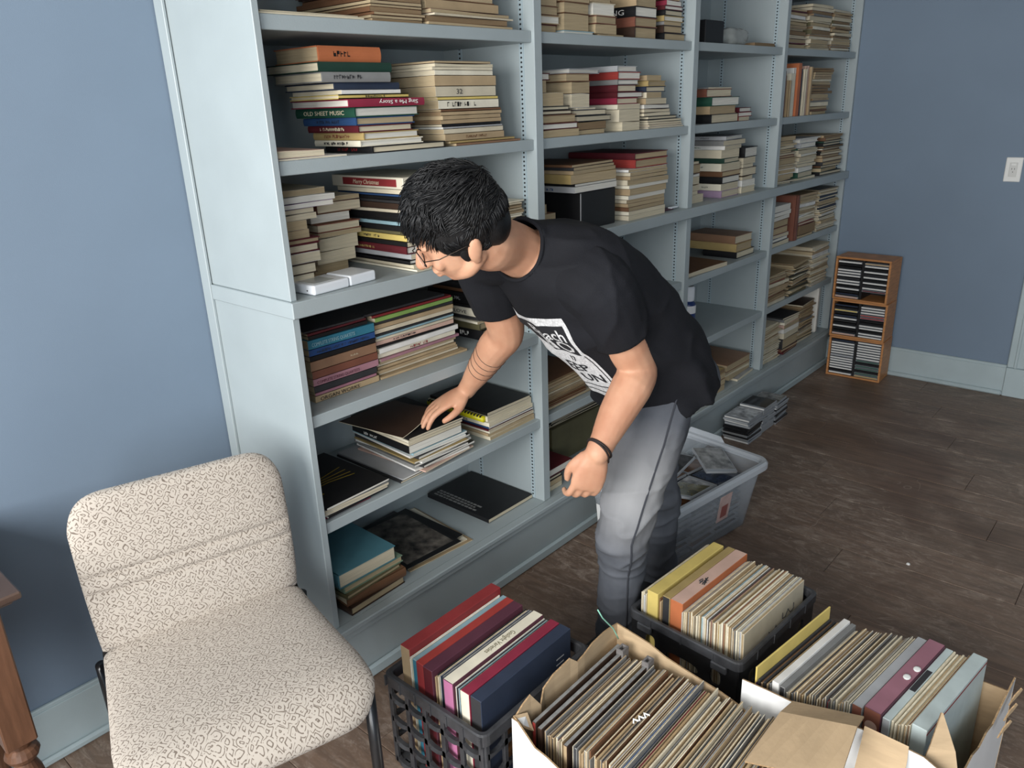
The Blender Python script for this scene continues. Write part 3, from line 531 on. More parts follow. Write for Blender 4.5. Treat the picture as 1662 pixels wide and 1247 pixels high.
pile(S2, .942, .02, g1 + [(.038, .12, .19, 0, 0, 0, 3, 'cream', 't', 'p'), (.034, .036, .19, .0, 0, 0, 3, 'tan', 't', 'p'), (.020, .055, .19, .0, 0, 0, 3, 'maroon', 'w', 'h')], 'the second-shelf pile at the first divider', 'books on the second bay second shelf')
pile(S2, 1.147, .03, [(.014, .15, .19, 0, 0, 0, 3, 'brown', 't', 'p'), (.024, .16, .19, .0, 0, 2, 3, 'olive', 'b', 'p'), (.018, .19, .19, .0, 0, 1, 3, 'black', 'c', 'h'), (.018, .17, .19, -.008, 0, -2, 3, 'charcoal', 'c', 'h'), (.006, .10, .19, 0, 0, 0, 3, 'white', 'c', 'm'), (.042, .095, .18, -.03, 0, 0, 3, 'white', 'c', 'p'), (.034, .10, .18, -.035, 0, 2, 3, 'tan', 't', 'p'), (.024, .12, .18, -.05, 0, -2, 3, 'brown', 't', 'h'), (.014, .18, .2, -.03, .02, 4, 3, 'silver', 'w', 'h')], 'the leaning pile on the second shelf', 'books on the second bay second shelf')
pile(S2, 1.385, .03, [(.030, .11, .18, .02, 0, 0, 3, 'cream', 'c', 'p'), (.040, .13, .18, .0, 0, 0, 0, 'cream', 'c', 'p'), (.016, .14, .2, -.01, 0, 0, 0, 'ivory', 'c', 'p'), (.020, .13, .2, -.014, 0, 0, 0, 'crimson', 'c', 'h'), (.018, .155, .2, -.008, 0, -1, 0, 'maroon', 'w', 'h'), (.022, .12, .2, -.014, 0, 1, 0, 'maroon', 'c', 'h'), (.016, .13, .2, -.01, 0, 0, 0, 'grey', 'w', 'h'), (.024, .14, .2, -.008, 0, 0, 0, 'scarlet', 'w', 'h'), (.018, .12, .19, -.012, 0, 0, 0, 'silver', 'w', 'h')], 'the second-shelf pile of red spines', 'books on the second bay second shelf')
pile(S2, 1.565, .025, [(.006, .25, .2, 0, 0, 0, 3, 'white', 'c', 'm'), (.007, .24, .2, .002, 0, 1, 3, 'peach', 'c', 'm'), (.007, .235, .2, 0, 0, 0, 3, 'cream', 'c', 'm'), (.008, .23, .2, 0, 0, -1, 3, 'charcoal', 'c', 'm'), (.012, .2, .2, 0, 0, 0, 3, 'black', 'c', 'h'), (.012, .18, .2, -.03, 0, 0, 3, 'grey', 'c', 'p'), (.012, .175, .2, -.03, 0, 0, 3, 'brown', 'c', 'p'), (.014, .17, .2, -.03, 0, 0, 3, 'maroon', 'w', 'p'), (.02, .14, .2, -.02, 0, 0, 0, 'tan', 'c', 'p'), (.02, .10, .19, -.016, 0, 0, 0, 'cream', 't', 'p'), (.018, .13, .19, -.02, 0, 0, 0, 'navy', 'c', 'h'), (.018, .13, .19, -.016, 0, 3, 0, 'gold', 't', 'h'), (.018, .095, .19, -.016, 0, 0, 0, 'tan', 't', 'p')], 'the tapering pile on the second shelf', 'books on the second bay second shelf', maxx=1.825)
pile(SC, .942, .03, [(.020, .17, .2, 0, 0, 0, 3, 'cream', 'c', 'p'), (.030, .10, .2, 0, 0, 0, 3, 'white', 'w', 'p'), (.028, .085, .2, 0, 0, 0, 3, 'brown', 't', 'p'), (.030, .04, .2, 0, 0, 0, 3, 'tan', 't', 'p')], 'the small counter pile at the first divider', 'counter books behind the man')
bx = thing('binder_box', 'large black slipcase box standing on the counter under folios', 'box', (1.275, .165, SC + .0006))
MB().cbox((-.10, -.13, 0), (.10, .13, .125), .002).build('case', cover('black', .35), bx)
MB().box((-.1008, -.128, .004), (-.0998, -.125, .121)).build('edge_line', cover('silver'), bx)
pile(SC + .127, 1.13, .03, [(.020, .245, .26, 0, 0, 0, 0, 'silver', 'w', 's', ('~12', 'blue', .012, 'c')), (.008, .24, .26, .002, 0, 0, 0, 'black', 'w', 'm'), (.03, .25, .27, -.01, 0, -2, 0, 'gold', 't', 's'), (.012, .25, .27, -.012, 0, 1, 0, 'tan', 't', 'm'), (.010, .25, .27, -.02, 0, 3, 0, 'charcoal', 't', 'm'), (.008, .26, .27, -.03, .004, 4, 0, 'brown', 't', 'm')], 'the folios on the black slipcase', 'folios on the slipcase')
pile(SC, 1.428, .012, [(.018, .25, .26, 0, 0, 0, 0, 'cream', 'c', 's'), (.014, .25, .26, 0, 0, 0, 0, 'ivory', 'c', 's'), (.014, .25, .26, -.006, 0, 1, 0, 'brown', 't', 's'), (.013, .25, .26, -.006, 0, 0, 0, 'tan', 't', 's'), (.012, .25, .26, -.004, .004, -1, 0, 'cream', 't', 's'), (.014, .25, .26, -.004, 0, 0, 0, 'ivory', 'w', 's'), (.022, .255, .26, 0, 0, 1, 0, 'tan', 't', 's'), (.012, .265, .26, 0, 0, 0, 0, 'ivory', 'w', 's'), (.018, .265, .26, 0, 0, -2, 0, 'cream', 't', 's'), (.012, .26, .26, 0, 0, 1, 0, 'tan', 't', 'm'), (.012, .27, .26, 0, .004, 2, 0, 'cream', 't', 'm'), (.010, .26, .26, 0, .004, 0, 0, 'white', 't', 'm'),
      (.028, .22, .30, .055, .01, 0, 0, 'scarlet', 't', 'h', ('~16', 'gold', .006, 'c')), (.022, .22, .30, .058, .012, -1, 0, 'maroon', 't', 'h')], 'the counter pile under two red hardbacks', 'tall folio pile on the counter')
MB_ = MB().cbox((0, 0, 0), (.075, .14, .005), .0008)
tag(MB_.build('booklet', cover('plum'), None, loc=(1.70, .03, SC + .0008)), 'dark plum pamphlet beside the tall counter pile', 'booklet')
tag(MB().cbox((0, 0, 0), (.05, .018, .006), .002).build('paper_clip_strip', WPL, None, loc=(1.745, .022, SC + .0062)), 'small white plastic strip lying on a plum pamphlet', 'strip')
pile(S5, .942, .03, gen(41, .10, 'mms', ['tan', 'brown', 'cream', 'tan'], 'tb', (.25, .3), (.24, .28), (.007, .014), [3, 1], .004), 'the lower-shelf pile behind his shirt', 'booklets behind the man')
pile(SB, .942, .03, [(.018, .10, .2, 0, 0, 0, 3, 'cream', 'c', 'p'), (.02, .10, .2, 0, 0, 0, 3, 'brown', 't', 'p'), (.014, .10, .2, 0, 0, 0, 3, 'black', 'c', 'h'), (.03, .16, .2, 0, 0, 0, 3, 'maroon', 'w', 'h')], 'the ledge pile behind his wrist', 'books behind the man')
ob = obj('olive_box', MB().cbox((0, 0, 0), (.34, .20, .15), .002).mesh('olive_box', [cover('olive')]), None, (1.14, .15, SB + .0006)); tag(ob, 'olive cardboard box deep on the bottom ledge behind the man', 'box')
pile(SB + .152, 1.145, .155, gen(43, .05, 'ms', ['charcoal', 'grey', 'black'], 'cb', (.3, .33), (.18, .19), (.007, .014), [0], .002), 'the booklets on the olive box', 'booklets behind the man')
# ---------------- narrow bay
nb = obj('black_box', MB().cbox((0, 0, 0), (.15, .22, .082), .002).mesh('black_box', [cover('black')]), None, (1.965, .03, S1 + .0006)); tag(nb, 'small black box on the top shelf of the narrow bay', 'box')
def bag(name, c, sz, mtl, seed):
    g = random.Random(seed); bm = bmesh.new(); bmesh.ops.create_icosphere(bm, subdivisions=4, radius=1)
    for v in bm.verts:
        p = v.co.copy(); n = noise.noise(p * 2.2 + V((seed, 0, 0))) * .22 + noise.noise(p * 6 + V((0, seed, 0))) * .07
        k = 1 + n; q = V((math.copysign(abs(p.x) ** .7, p.x), math.copysign(abs(p.y) ** .7, p.y), math.copysign(abs(p.z) ** .6, p.z))) * k
        if q.x > .5: q.z *= max(.25, 1.5 - q.x)
        v.co = V((q.x * sz[0], q.y * sz[1], max(q.z, -.8) * sz[2]))
    zmin = min(v.co.z for v in bm.verts)
    for v in bm.verts: v.co.z -= zmin
    me = bpy.data.meshes.new(name); bm.to_mesh(me); bm.free(); me.materials.append(mtl)
    me.polygons.foreach_set('use_smooth', [True] * len(me.polygons))
    return obj(name, me, None, c)
tag(bag('plastic_bag', (2.265, .095, S1 + .0006), (.132, .060, .038), mat('clear_bag', srgb(176, 180, 176), .25, .12, 18, .5, 40, alpha=.55, spec=.6), 3), 'crumpled clear plastic bag on the top shelf of the narrow bay', 'bag')
put_book(2.40, .03, S1 + .0006, .014, .2, .2, 0, 3, 'copper', 'b', 'p', 'brown booklet lying beside the plastic bag on the top shelf', None)
pile(S2, 2.03, .02, [(.034, .24, .22, 0, 0, 0, 0, 'black', 'c', 'h'), (.030, .22, .23, -.01, 0, -1, 0, 'tan', 't', 'h'), (.034, .25, .2, -.008, 0, 1, 0, 'green', 'w', 'h'), (.030, .215, .2, -.03, .01, 0, 0, 'rust', 'c', 'h'), (.006, .2, .2, -.02, .01, 0, 0, 'grey', 'c', 'm')], 'the green-spined pile in the narrow bay', 'books in the narrow bay')
pile(S2, 2.292, .03, [(.016, .10, .16, 0, 0, 0, 0, 'scarlet', 'c', 'p'), (.018, .13, .16, -.004, 0, 0, 0, 'red', 'w', 'h'), (.018, .12, .16, -.004, 0, 2, 0, 'maroon', 'w', 'h')], 'the small red pile in the narrow bay', 'books in the narrow bay')
pile(SC, 1.90, .05, [(.034, .13, .18, .02, 0, 0, 0, 'ivory', 'c', 'p'), (.014, .10, .2, 0, 0, 0, 3, 'cream', 'c', 'p'), (.026, .11, .2, 0, 0, 0, 3, 'tan', 'c', 'p'), (.030, .11, .2, 0, 0, 0, 3, 'cream', 'c', 'p'), (.012, .11, .2, .0, 0, 0, 3, 'white', 'w', 'p'), (.036, .12, .2, 0, 0, 0, 3, 'brown', 't', 'h'), (.01, .1, .2, 0, 0, 0, 3, 'tan', 'c', 'p')], 'the narrow-bay counter pile at the divider', 'counter books in the narrow bay')
pile(SC, 2.175, .03, [(.03, .16, .16, 0, 0, 0, 0, 'lilac', 'c', 'h'), (.028, .16, .2, -.01, 0, 0, 0, 'ivory', 'c', 'p', ('~5', 'charcoal', .01, 'r', False, .0002, .2)), (.028, .17, .15, -.004, 0, 1, 0, 'black', 'w', 'h'), (.022, .17, .17, -.004, 0, 0, 0, 'brown', 't', 'h'), (.032, .17, .2, -.012, 0, -1, 0, 'ivory', 'c', 'p', ('~7', 'grey', .008, 'c')), (.02, .15, .15, .0, 0, 2, 0, 'dark green', 'c', 'h'), (.034, .15, .16, -.01, 0, -3, 0, 'cream', 'c', 'p'), (.016, .18, .26, -.015, 0, 4, 0, 'white', 'c', 'p', ('~10', 'sage', .008, 'c')), (.02, .22, .26, -.02, 0, 2, 0, 'grey', 'c', 'p'), (.016, .2, .26, 0, .01, 6, 0, 'silver', 'w', 'h', ('~8', 'grey', .008, 'r'))], 'the narrow-bay pile with a lilac spine', 'counter books in the narrow bay')
pile(SC, 2.365, .03, [(.028, .14, .18, 0, 0, 0, 0, 'cream', 'c', 'h'), (.028, .13, .18, 0, 0, 0, 0, 'white', 'w', 'p'), (.016, .10, .18, 0, 0, 0, 3, 'tan', 'c', 'p'), (.036, .14, .18, 0, 0, 0, 3, 'dark brown', 'c', 'h'), (.014, .10, .18, 0, 0, 0, 3, 'ivory', 'c', 'p'), (.028, .12, .18, 0, 0, 0, 3, 'cream', 'c', 'p'), (.042, .14, .18, 0, 0, 3, 0, 'black', 'w', 'h')], 'the outer pile on the narrow-bay counter', 'counter books in the narrow bay')
put_book(1.90, .016, S4 + .0006, .020, .33, .26, -3, 3, 'brown', 'c', 's', 'wide brown folio lying flat at the front of the narrow bay', None)
pile(S4, 2.375, .04, [(.030, .185, .17, .005, 0, 0, 0, 'black', 'c', 'h'), (.036, .16, .26, 0, 0, 0, 0, 'gold', 't', 'h'), (.036, .165, .25, .0, .004, -2, 0, 'copper', 'c', 'h')], 'the three old bindings below the counter', 'old leather bindings')
pile(S4, 1.885, .30, [(.02, .06, .06, 0, 0, 0, 3, 'cream', 'c', 'p'), (.018, .05, .06, 0, 0, 0, 3, 'peach', 'c', 'p'), (.02, .06, .06, 0, 0, 0, 3, 'white', 'c', 'p')], 'the tiny pile behind the brown folio', 'small books in the narrow bay')
# spray can
cn = thing('spray_can', 'blue and white spray can with a white cap on the lower shelf', 'can', (2.0, .07, S5 + .0006))
MB().lathe([(.0, 0), (.031, 0), (.033, .004), (.033, .16), (.031, .166), (.020, .178), (0, .178)], 28).build('can_body', mat('can_blue', srgb(28, 52, 104), .3), cn, smooth=False)
MB().lathe([(.0, .178), (.024, .178), (.026, .185), (.026, .235), (.022, .242), (0, .242)], 28).build('cap', WPL, cn)
MB().lathe([(.0333, .125), (.0336, .126), (.0336, .158), (.0333, .159)], 28).build('label_band', mat('can_white', srgb(224, 224, 224), .35), cn)
text_mesh('lettering', 'DW', .028, mat('can_red', srgb(178, 40, 44), .5), cn, frame((-.0265, .002, .129), (.66, -.75, 0), (0, 0, 1)), 'CENTER', ext=.0008)
pile(SB, 2.335, .02, [(.014, .2, .25, .08, 0, 4, 3, 'silver', 'c', 's'), (.03, .25, .27, .03, .02, 3, 3, 'tan', 't', 's'), (.012, .25, .26, -.01, .01, -2, 3, 'ivory', 'c', 's'), (.012, .26, .27, -.02, .006, 0, 3, 'cream', 't', 'm'), (.035, .25, .26, -.01, .004, 0, 3, 'copper', 't', 'h')], 'the ledge pile under a copper hardback', 'large books on the far ledge', maxx=2.64)
pile(SB, 2.10, .016, [(.030, .19, .26, 0, 0, 0, 3, 'tan', 't', 's'), (.028, .19, .26, .004, 0, -1, 3, 'copper', 't', 's'), (.026, .19, .25, 0, .0, 1, 3, 'tan', 't', 's'), (.02, .19, .25, .0, .004, 0, 3, 'gold', 'b', 's')], 'the tan envelope pile on the ledge', 'large books on the far ledge')
pile(SB, 1.905, .02, [(.030, .13, .24, 0, 0, 0, 3, 'cream', 'c', 'p'), (.014, .16, .24, .005, 0, 0, 3, 'sage', 'w', 'h'), (.02, .15, .24, .0, .004, 3, 3, 'gold', 't', 'h'), (.02, .15, .24, .006, 0, 0, 3, 'tan', 't', 'p')], 'the small ledge pile at his hip', 'large books on the far ledge')
# ---------------- bay at the far wall
WORN = ['tan', 'cream', 'grey', 'ivory', 'tan', 'brown', 'white', 'olive', 'cream']
for k, (xx, ht, cv) in enumerate(((2.70, .165, WORN + ['maroon']), (3.0, .20, WORN), (3.29, .19, WORN))):
    pile(S1, xx, .03, gen(50 + k, ht, 'pmmps', cv, 'tcb', (.23, .26), (.2, .24), (.010, .02), [3, 1, 0], .010, .01, 3), ['the far-bay top pile at the divider', 'the far-bay top pile in the middle', 'the far-bay top pile at the wall'][k], 'far bay top shelf', maxx=3.574)
UP = [('maroon', .03, .2), ('copper', .02, .18), ('ivory', .014, .165), ('tan', .028, .16), ('ivory', .05, .19), ('white', .016, .215), ('orange', .034, .235), ('navy', .028, .21), ('olive', .018, .2), ('cream', .024, .21), ('brown', .014, .195), ('peach', .030, .225), ('tan', .016, .22)]
xx = 2.70
for k, (cv, th, hh) in enumerate(UP):
    upright(xx, .02 + (k % 3) * .006, S2, th, .19, hh, cv, 'c', 'h' if k % 2 else 'p', f"{cv} book standing upright, {ORD[k + 1] if k else 'first'} in the row from the divider", 'upright books in the far bay'); xx += th + .0015
pile(S2, xx + .02, .02, gen(60, .215, 'mmpm', ['tan', 'brown', 'grey', 'cream'], 'tb', (.22, .26), (.22, .26), (.012, .02), [3, 1], .012, .01, 4), 'the crumpled pile by the upright books', 'crumpled booklets in the far bay', maxx=3.574)
cf = gen(61, .22, 'hppms', MIX, 'ct', (.18, .24), (.2, .24), (.010, .024), [3, 0, 0], .014, .01, 4)
pile(SC, 2.70, .02, cf, 'the far-bay counter pile at the divider', 'far bay counter books')
pile(SC, 2.965, .02, gen(62, .20, 'pphm', ['cream', 'ivory', 'white', 'tan', 'green', 'silver'], 'cw', (.2, .25), (.2, .24), (.010, .028), [3, 0], .016, .01, 4), 'the middle pile on the far-bay counter', 'far bay counter books')
pile(SC, 3.26, .012, gen(63, .20, 'hpmhs', ['tan', 'black', 'dark green', 'cream', 'brown', 'ivory', 'charcoal'], 'tcb', (.24, .28), (.22, .26), (.010, .024), [3, 0, 0], .014, .01, 3), 'the far-bay counter pile at the wall', 'far bay counter books', maxx=3.574)
pile(S4, 2.70, .02, [(.02, .22, .22, 0, 0, 0, 3, 'ivory', 'c', 's'), (.018, .21, .22, 0, 0, 1, 3, 'navy', 'w', 'h'), (.016, .21, .22, 0, 0, -1, 3, 'white', 'c', 'p'), (.034, .2, .2, 0, 0, 0, 0, 'rust', 't', 'h'), (.034, .2, .2, 0, .0, 0, 0, 'brown', 't', 'h'), (.02, .2, .2, .01, 0, 2, 3, 'cream', 'w', 'p'), (.02, .21, .2, .01, 0, 0, 3, 'silver', 'w', 'p'), (.03, .21, .2, .0, 0, 0, 3, 'white', 'w', 'p')], 'the pile beside the orange-brown upright', 'far bay books below the counter')
upright(2.955, .01, S4, .045, .24, .225, 'rust', 'c', 'h', 'orange-brown slipcase standing upright between piles below the far counter', None)
pile(S4, 3.03, .02, [(.012, .2, .22, 0, 0, 0, 3, 'tan', 't', 'm'), (.05, .21, .22, .02, 0, 0, 3, 'dark brown', 'b', 's'), (.014, .21, .22, 0, 0, 0, 0, 'red', 'c', 'h')] + gen(66, .14, 'mmmps', ['cream', 'ivory', 'tan', 'white'], 'ct', (.2, .23), (.2, .24), (.010, .018), [3, 1, 0], .012, .01, 4), 'the far-bay pile next to the slipcase', 'far bay books below the counter')
pile(S4, 3.30, .015, gen(67, .215, 'mmpms', ['cream', 'tan', 'ivory', 'grey', 'navy', 'white'], 'ct', (.23, .26), (.22, .26), (.010, .018), [3, 1], .012, .01, 4), 'the wall-side pile below the far counter', 'far bay books below the counter', maxx=3.574)
pile(S5, 2.70, .015, gen(68, .15, 'mmmp', ['tan', 'brown', 'cream', 'tan', 'rust'], 'tb', (.22, .26), (.24, .28), (.008, .016), [3, 1], .014, .012, 5), 'the lower far-bay pile at the divider', 'far bay lower shelf booklets')
pile(S5, 2.985, .012, gen(69, .17, 'mmms', ['cream', 'tan', 'olive', 'charcoal', 'ivory'], 'tb', (.21, .25), (.24, .28), (.008, .016), [3, 1], .014, .012, 5), 'the middle pile on the lower far shelf', 'far bay lower shelf booklets')
pile(S5, 3.265, .015, gen(70, .215, 'mmps', ['cream', 'ivory', 'tan', 'white'], 'ct', (.22, .25), (.24, .28), (.010, .018), [3, 1], .010, .01, 4), 'the lower far-bay pile at the wall', 'far bay lower shelf booklets', maxx=3.574)
pile(SB, 2.70, .012, gen(71, .20, 'mmms', ['cream', 'tan', 'ivory', 'cream'], 'ct', (.18, .22), (.24, .28), (.008, .014), [3, 1, 0], .010, .01, 4), 'the ledge pile at the last divider', 'far bay ledge books')
pile(SB, 2.945, .012, [(.012, .2, .24, 0, 0, 3, 0, 'maroon', 't', 'h'), (.016, .2, .24, 0, 0, -2, 0, 'rust', 't', 'h'), (.056, .2, .24, -.004, .0, 0, 0, 'charcoal', 't', 'h'), (.03, .2, .24, .0, 0, 1, 0, 'cream', 'c', 'p'), (.024, .2, .24, .0, 0, 0, 0, 'white', 'w', 'p'), (.02, .2, .24, .0, 0, 0, 0, 'peach', 't', 'p'), (.014, .2, .24, .0, .004, 2, 0, 'ivory', 'c', 's'), (.014, .2, .24, .004, .004, 0, 0, 'grey', 'c', 's'), (.008, .2, .24, .004, .004, -3, 0, 'charcoal', 'c', 'z')], 'the ledge pile over a thick charcoal book', 'far bay ledge books')
pile(SB, 3.20, .03, [(.012, .2, .24, 0, 0, 0, 3, 'ivory', 'c', 's'), (.02, .2, .24, 0, 0, -3, 3, 'black', 't', 'h')] + gen(73, .17, 'mmms', ['tan', 'cream', 'grey', 'tan'], 'tb', (.19, .22), (.22, .26), (.010, .02), [3, 1], .010, .01, 5) + [(.008, .21, .25, 0, 0, 4, 3, 'dark brown', 'c', 'z')], 'the ledge pile by the white folder', 'far bay ledge books')
wfld = obj('white_folder', MB().cbox((0, 0, 0), (.03, .30, .272), .006).mesh('white_folder', [mat('folder_white', srgb(226, 222, 212), .6, .04, 9)]), None, (3.45, .03, SB + .0006)); tag(wfld, 'white folder with a red edge standing on the far bottom ledge', 'folder')
MB().box((.0296, .002, .004), (.0306, .298, .268)).build('red_edge', cover('red'), wfld)
# ---------------------------------------------------------------- upholstered chair
def chair_fabric():
    m = bpy.data.materials.new('squiggle_fabric'); m.use_nodes = True; nt = m.node_tree; b = nt.nodes['Principled BSDF']
    N = lambda t: nt.nodes.new(t); L = nt.links.new
    uv = N('ShaderNodeUVMap'); nz = N('ShaderNodeTexNoise'); nz.inputs['Scale'].default_value = 55; nz.inputs['Detail'].default_value = 1
    L(uv.outputs[0], nz.inputs['Vector'])
    mixv = N('ShaderNodeMixRGB'); mixv.blend_type = 'LINEAR_LIGHT'; mixv.inputs[0].default_value = 0.007; L(uv.outputs[0], mixv.inputs[1]); L(nz.outputs['Color'], mixv.inputs[2])
    vo = N('ShaderNodeTexVoronoi'); vo.voronoi_dimensions = '2D'; vo.distance = 'MINKOWSKI'; vo.inputs['Exponent'].default_value = 1.25; vo.inputs['Scale'].default_value = 60; vo.inputs['Randomness'].default_value = 0.9; L(mixv.outputs[0], vo.inputs['Vector'])
    sn = N('ShaderNodeMath'); sn.operation = 'MULTIPLY'; sn.inputs[1].default_value = 15.0; L(vo.outputs['Distance'], sn.inputs[0])
    # a per-cell phase turns closed rings into open hooks
    sp_ = N('ShaderNodeSeparateColor'); L(vo.outputs['Color'], sp_.inputs[0])
    ph = N('ShaderNodeMath'); ph.operation = 'MULTIPLY_ADD'; ph.inputs[1].default_value = 6.28; L(sp_.outputs[0], ph.inputs[0]); L(sn.outputs[0], ph.inputs[2])
    si = N('ShaderNodeMath'); si.operation = 'SINE'; L(ph.outputs[0], si.inputs[0])
    ra = N('ShaderNodeValToRGB'); e = ra.color_ramp.elements; e[0].position = 0.52; e[0].color = (0, 0, 0, 1); e[1].position = 0.80; e[1].color = (1, 1, 1, 1); L(si.outputs[0], ra.inputs[0])
    n2 = N('ShaderNodeTexNoise'); n2.inputs['Scale'].default_value = 130; L(uv.outputs[0], n2.inputs['Vector'])
    gt = N('ShaderNodeMath'); gt.operation = 'GREATER_THAN'; gt.inputs[1].default_value = 0.42; L(n2.outputs['Fac'], gt.inputs[0])
    mu = N('ShaderNodeMath'); mu.operation = 'MULTIPLY'; L(ra.outputs[0], mu.inputs[0]); L(gt.outputs[0], mu.inputs[1])
    mx = N('ShaderNodeMixRGB'); mx.inputs[1].default_value = (*srgb(180, 171, 160), 1); mx.inputs[2].default_value = (*srgb(112, 101, 91), 1); L(mu.outputs[0], mx.inputs[0]); L(mx.outputs[0], b.inputs['Base Color'])
    b.inputs['Roughness'].default_value = 0.8; b.inputs['Specular IOR Level'].default_value = 0.25; b.inputs['Sheen Weight'].default_value = 0.15
    bp = N('ShaderNodeBump'); bp.inputs['Strength'].default_value = 0.25; bp.inputs['Distance'].default_value = 0.001; L(mu.outputs[0], bp.inputs['Height']); bp.invert = True; L(bp.outputs[0], b.inputs['Normal'])
    return m
FAB = chair_fabric()
ch = thing('side_chair', 'beige armless chair with squiggle-patterned upholstery and black tube legs', 'chair', (-0.385, -0.20, 0), R(-15.5))
def cushion(name, prof, wfun, thf, parent, ns=110, nw=44, rcap=(0.0, 0.0), grooves=(), v0=0.0):
    """prof: polyline (y, z) in the chair's side view from one end to the other; a padded shell of thickness thf"""
    P = [V((0, y, z)) for y, z in prof]
    d = [0]
    for i in range(1, len(P)): d.append(d[-1] + (P[i] - P[i - 1]).length)
    Lt = d[-1]
    def at(s):
        s = min(max(s, 0), Lt)
        for i in range(1, len(P)):
            if s <= d[i] + 1e-9:
                k = (s - d[i - 1]) / (d[i] - d[i - 1]); p0, p1, p2, p3 = P[max(i - 2, 0)], P[i - 1], P[i], P[min(i + 1, len(P) - 1)]
                return 0.5 * ((2 * p1) + (p2 - p0) * k + (2 * p0 - 5 * p1 + 4 * p2 - p3) * k * k + (3 * p1 - p0 - 3 * p2 + p3) * k ** 3)
    top, bot, uvs = [], [], []
    for i in range(ns + 1):
        u = i / ns; s = Lt * (0.5 - 0.5 * math.cos(PI * u)) if True else Lt * u
        c = at(s); t = (at(s + .002) - at(s - .002)).normalized(); n = V((0, t.z, -t.y))
        if n.z < -0.2 or (abs(n.z) <= 0.2 and n.y > 0): n = -n
        hw = wfun(s / Lt)
        for e_, r_ in ((s, rcap[0]), (Lt - s, rcap[1])):
            if r_ and e_ < r_: hw -= r_ * (1 - math.sqrt(max(0, 1 - ((r_ - e_) / r_) ** 2)))
        fe = 1.0
        for e_, r_ in ((s, rcap[0]), (Lt - s, rcap[1])):
            if r_ and e_ < .03: fe *= math.sqrt(max(0, 1 - ((.03 - e_) / .03) ** 2))
        gr = sum(a_ * math.exp(-((s - g_) / .0055) ** 2) for g_, a_ in grooves)
        rt, rb, ru = [], [], []
        for j in range(nw + 1):
            tt = -math.cos(PI * j / nw); x = tt * hw; f = (1 - abs(tt) ** 6) ** .5 * fe; th = thf * f
            pil = thf * .28 * (1 - tt * tt) * fe
            rt.append(c + V((x, 0, 0)) + n * (th + pil - gr * f)); rb.append(c + V((x, 0, 0)) - n * th * .8); ru.append((x + .3, s + v0))
        top.append(rt); bot.append(rb); uvs.append(ru)
    mb = MB(); mb.grid(top, 0, flip=True); mb.grid(bot, 0)
    me = bpy.data.meshes.new(name); me.from_pydata(mb.v, [], mb.f); me.materials.append(FAB)
    ul = me.uv_layers.new(name='UVMap'); flat = [q for r in uvs for q in r]; nn = len(flat)
    for lp in me.loops: ul.data[lp.index].uv = flat[lp.vertex_index % nn]
    bm = bmesh.new(); bm.from_mesh(me); bmesh.ops.remove_doubles(bm, verts=bm.verts, dist=.0003); bmesh.ops.recalc_face_normals(bm, faces=bm.faces); bm.to_mesh(me); bm.free()
    me.polygons.foreach_set('use_smooth', [True] * len(me.polygons))
    return obj(name, me, parent)
cushion('seat', [(.195, .452), (.12, .447), (.0, .447), (-.12, .452), (-.19, .450), (-.235, .432), (-.262, .395)], lambda u: .214 + .024 * min(1, u * 1.5) - .006 * max(0, u - .8) * 5, .022, ch, rcap=(.03, .09))
cushion('backrest', [(.255, .800), (.240, .74), (.222, .66), (.205, .58), (.195, .52), (.196, .47), (.205, .44)], lambda u: .224 - .012 * u + .004 * math.sin(u * 3.1), .020, ch, rcap=(.085, .02), grooves=((.175, .015), (.212, .014), (.345, .010)), v0=.6)
for sx_ in (-1, 1):
    MB().tube([(sx_ * .222, .20, .425), (sx_ * .222, .235, .30), (sx_ * .222, .265, .012), (sx_ * .222, .266, 0)], .0125, 12).build('leg', BLACKMET, ch, smooth=True)
    MB().tube([(sx_ * .226, -.195, .418), (sx_ * .226, -.20, .2), (sx_ * .226, -.206, .01), (sx_ * .226, -.206, 0)], .0125, 12).build('leg', BLACKMET, ch, smooth=True)
    MB().tube([(sx_ * .218, -.195, .415), (sx_ * .21, 0, .418), (sx_ * .218, .20, .418)], .010, 10).build('side_rail', BLACKMET, ch, smooth=True)
MB().tube([(-.21, .19, .42), (-.2, .215, .5), (-.2, .24, .70)], .009, 10).build('back_support', BLACKMET, ch, smooth=True)
MB().tube([(.21, .19, .42), (.2, .215, .5), (.2, .24, .70)], .009, 10).build('back_support', BLACKMET, ch, smooth=True)

# ---------------------------------------------------------------- turned-leg side table at the edge of the view
WOODD = mat('walnut_dark', srgb(74, 58, 50), .32, .25, 6, .1, 80, stretch=(1, 1, 8), spec=.5)
WOODR = mat('walnut_red', srgb(96, 66, 48), .38, .25, 6, .1, 80, stretch=(14, 14, 1.5), spec=.5)
tb = thing('side_table', 'brown wooden side table with turned legs against the blue wall', 'table', (-1.0, .15, 0))
MB().cbox((-.35, -.185, .700), (.335, .225, .716), .003).build('table_top', WOODD, tb)
MB().cbox((-.34, -.172, .690), (.322, .22, .700), .003).build('top_moulding', WOODD, tb)
for a_, b_ in (((-.27, -.16, .47), (.26, -.145, .69)), ((-.27, .19, .47), (.26, .205, .69)), ((.262, -.13, .47), (.277, .18, .69)), ((-.297, -.13, .47), (-.282, .18, .69))): MB().cbox(a_, b_, .002).build('apron', WOODR, tb)
lt = [(.0, .0), (.012, .0), (.016, .03), (.02, .1), (.026, .2), (.030, .28), (.026, .31), (.018, .335), (.028, .345), (.032, .355), (.028, .366), (.020, .372), (.026, .385), (0, .39)]
for lx in (-.30, .27):
    for ly in (-.14, .18):
        q = MB(); q.lathe(lt, 20, M=Matrix.Translation((lx, ly, 0))); q.cbox((lx - .028, ly - .028, .385), (lx + .028, ly + .028, .69), .003); q.build('leg', WOODR, tb)

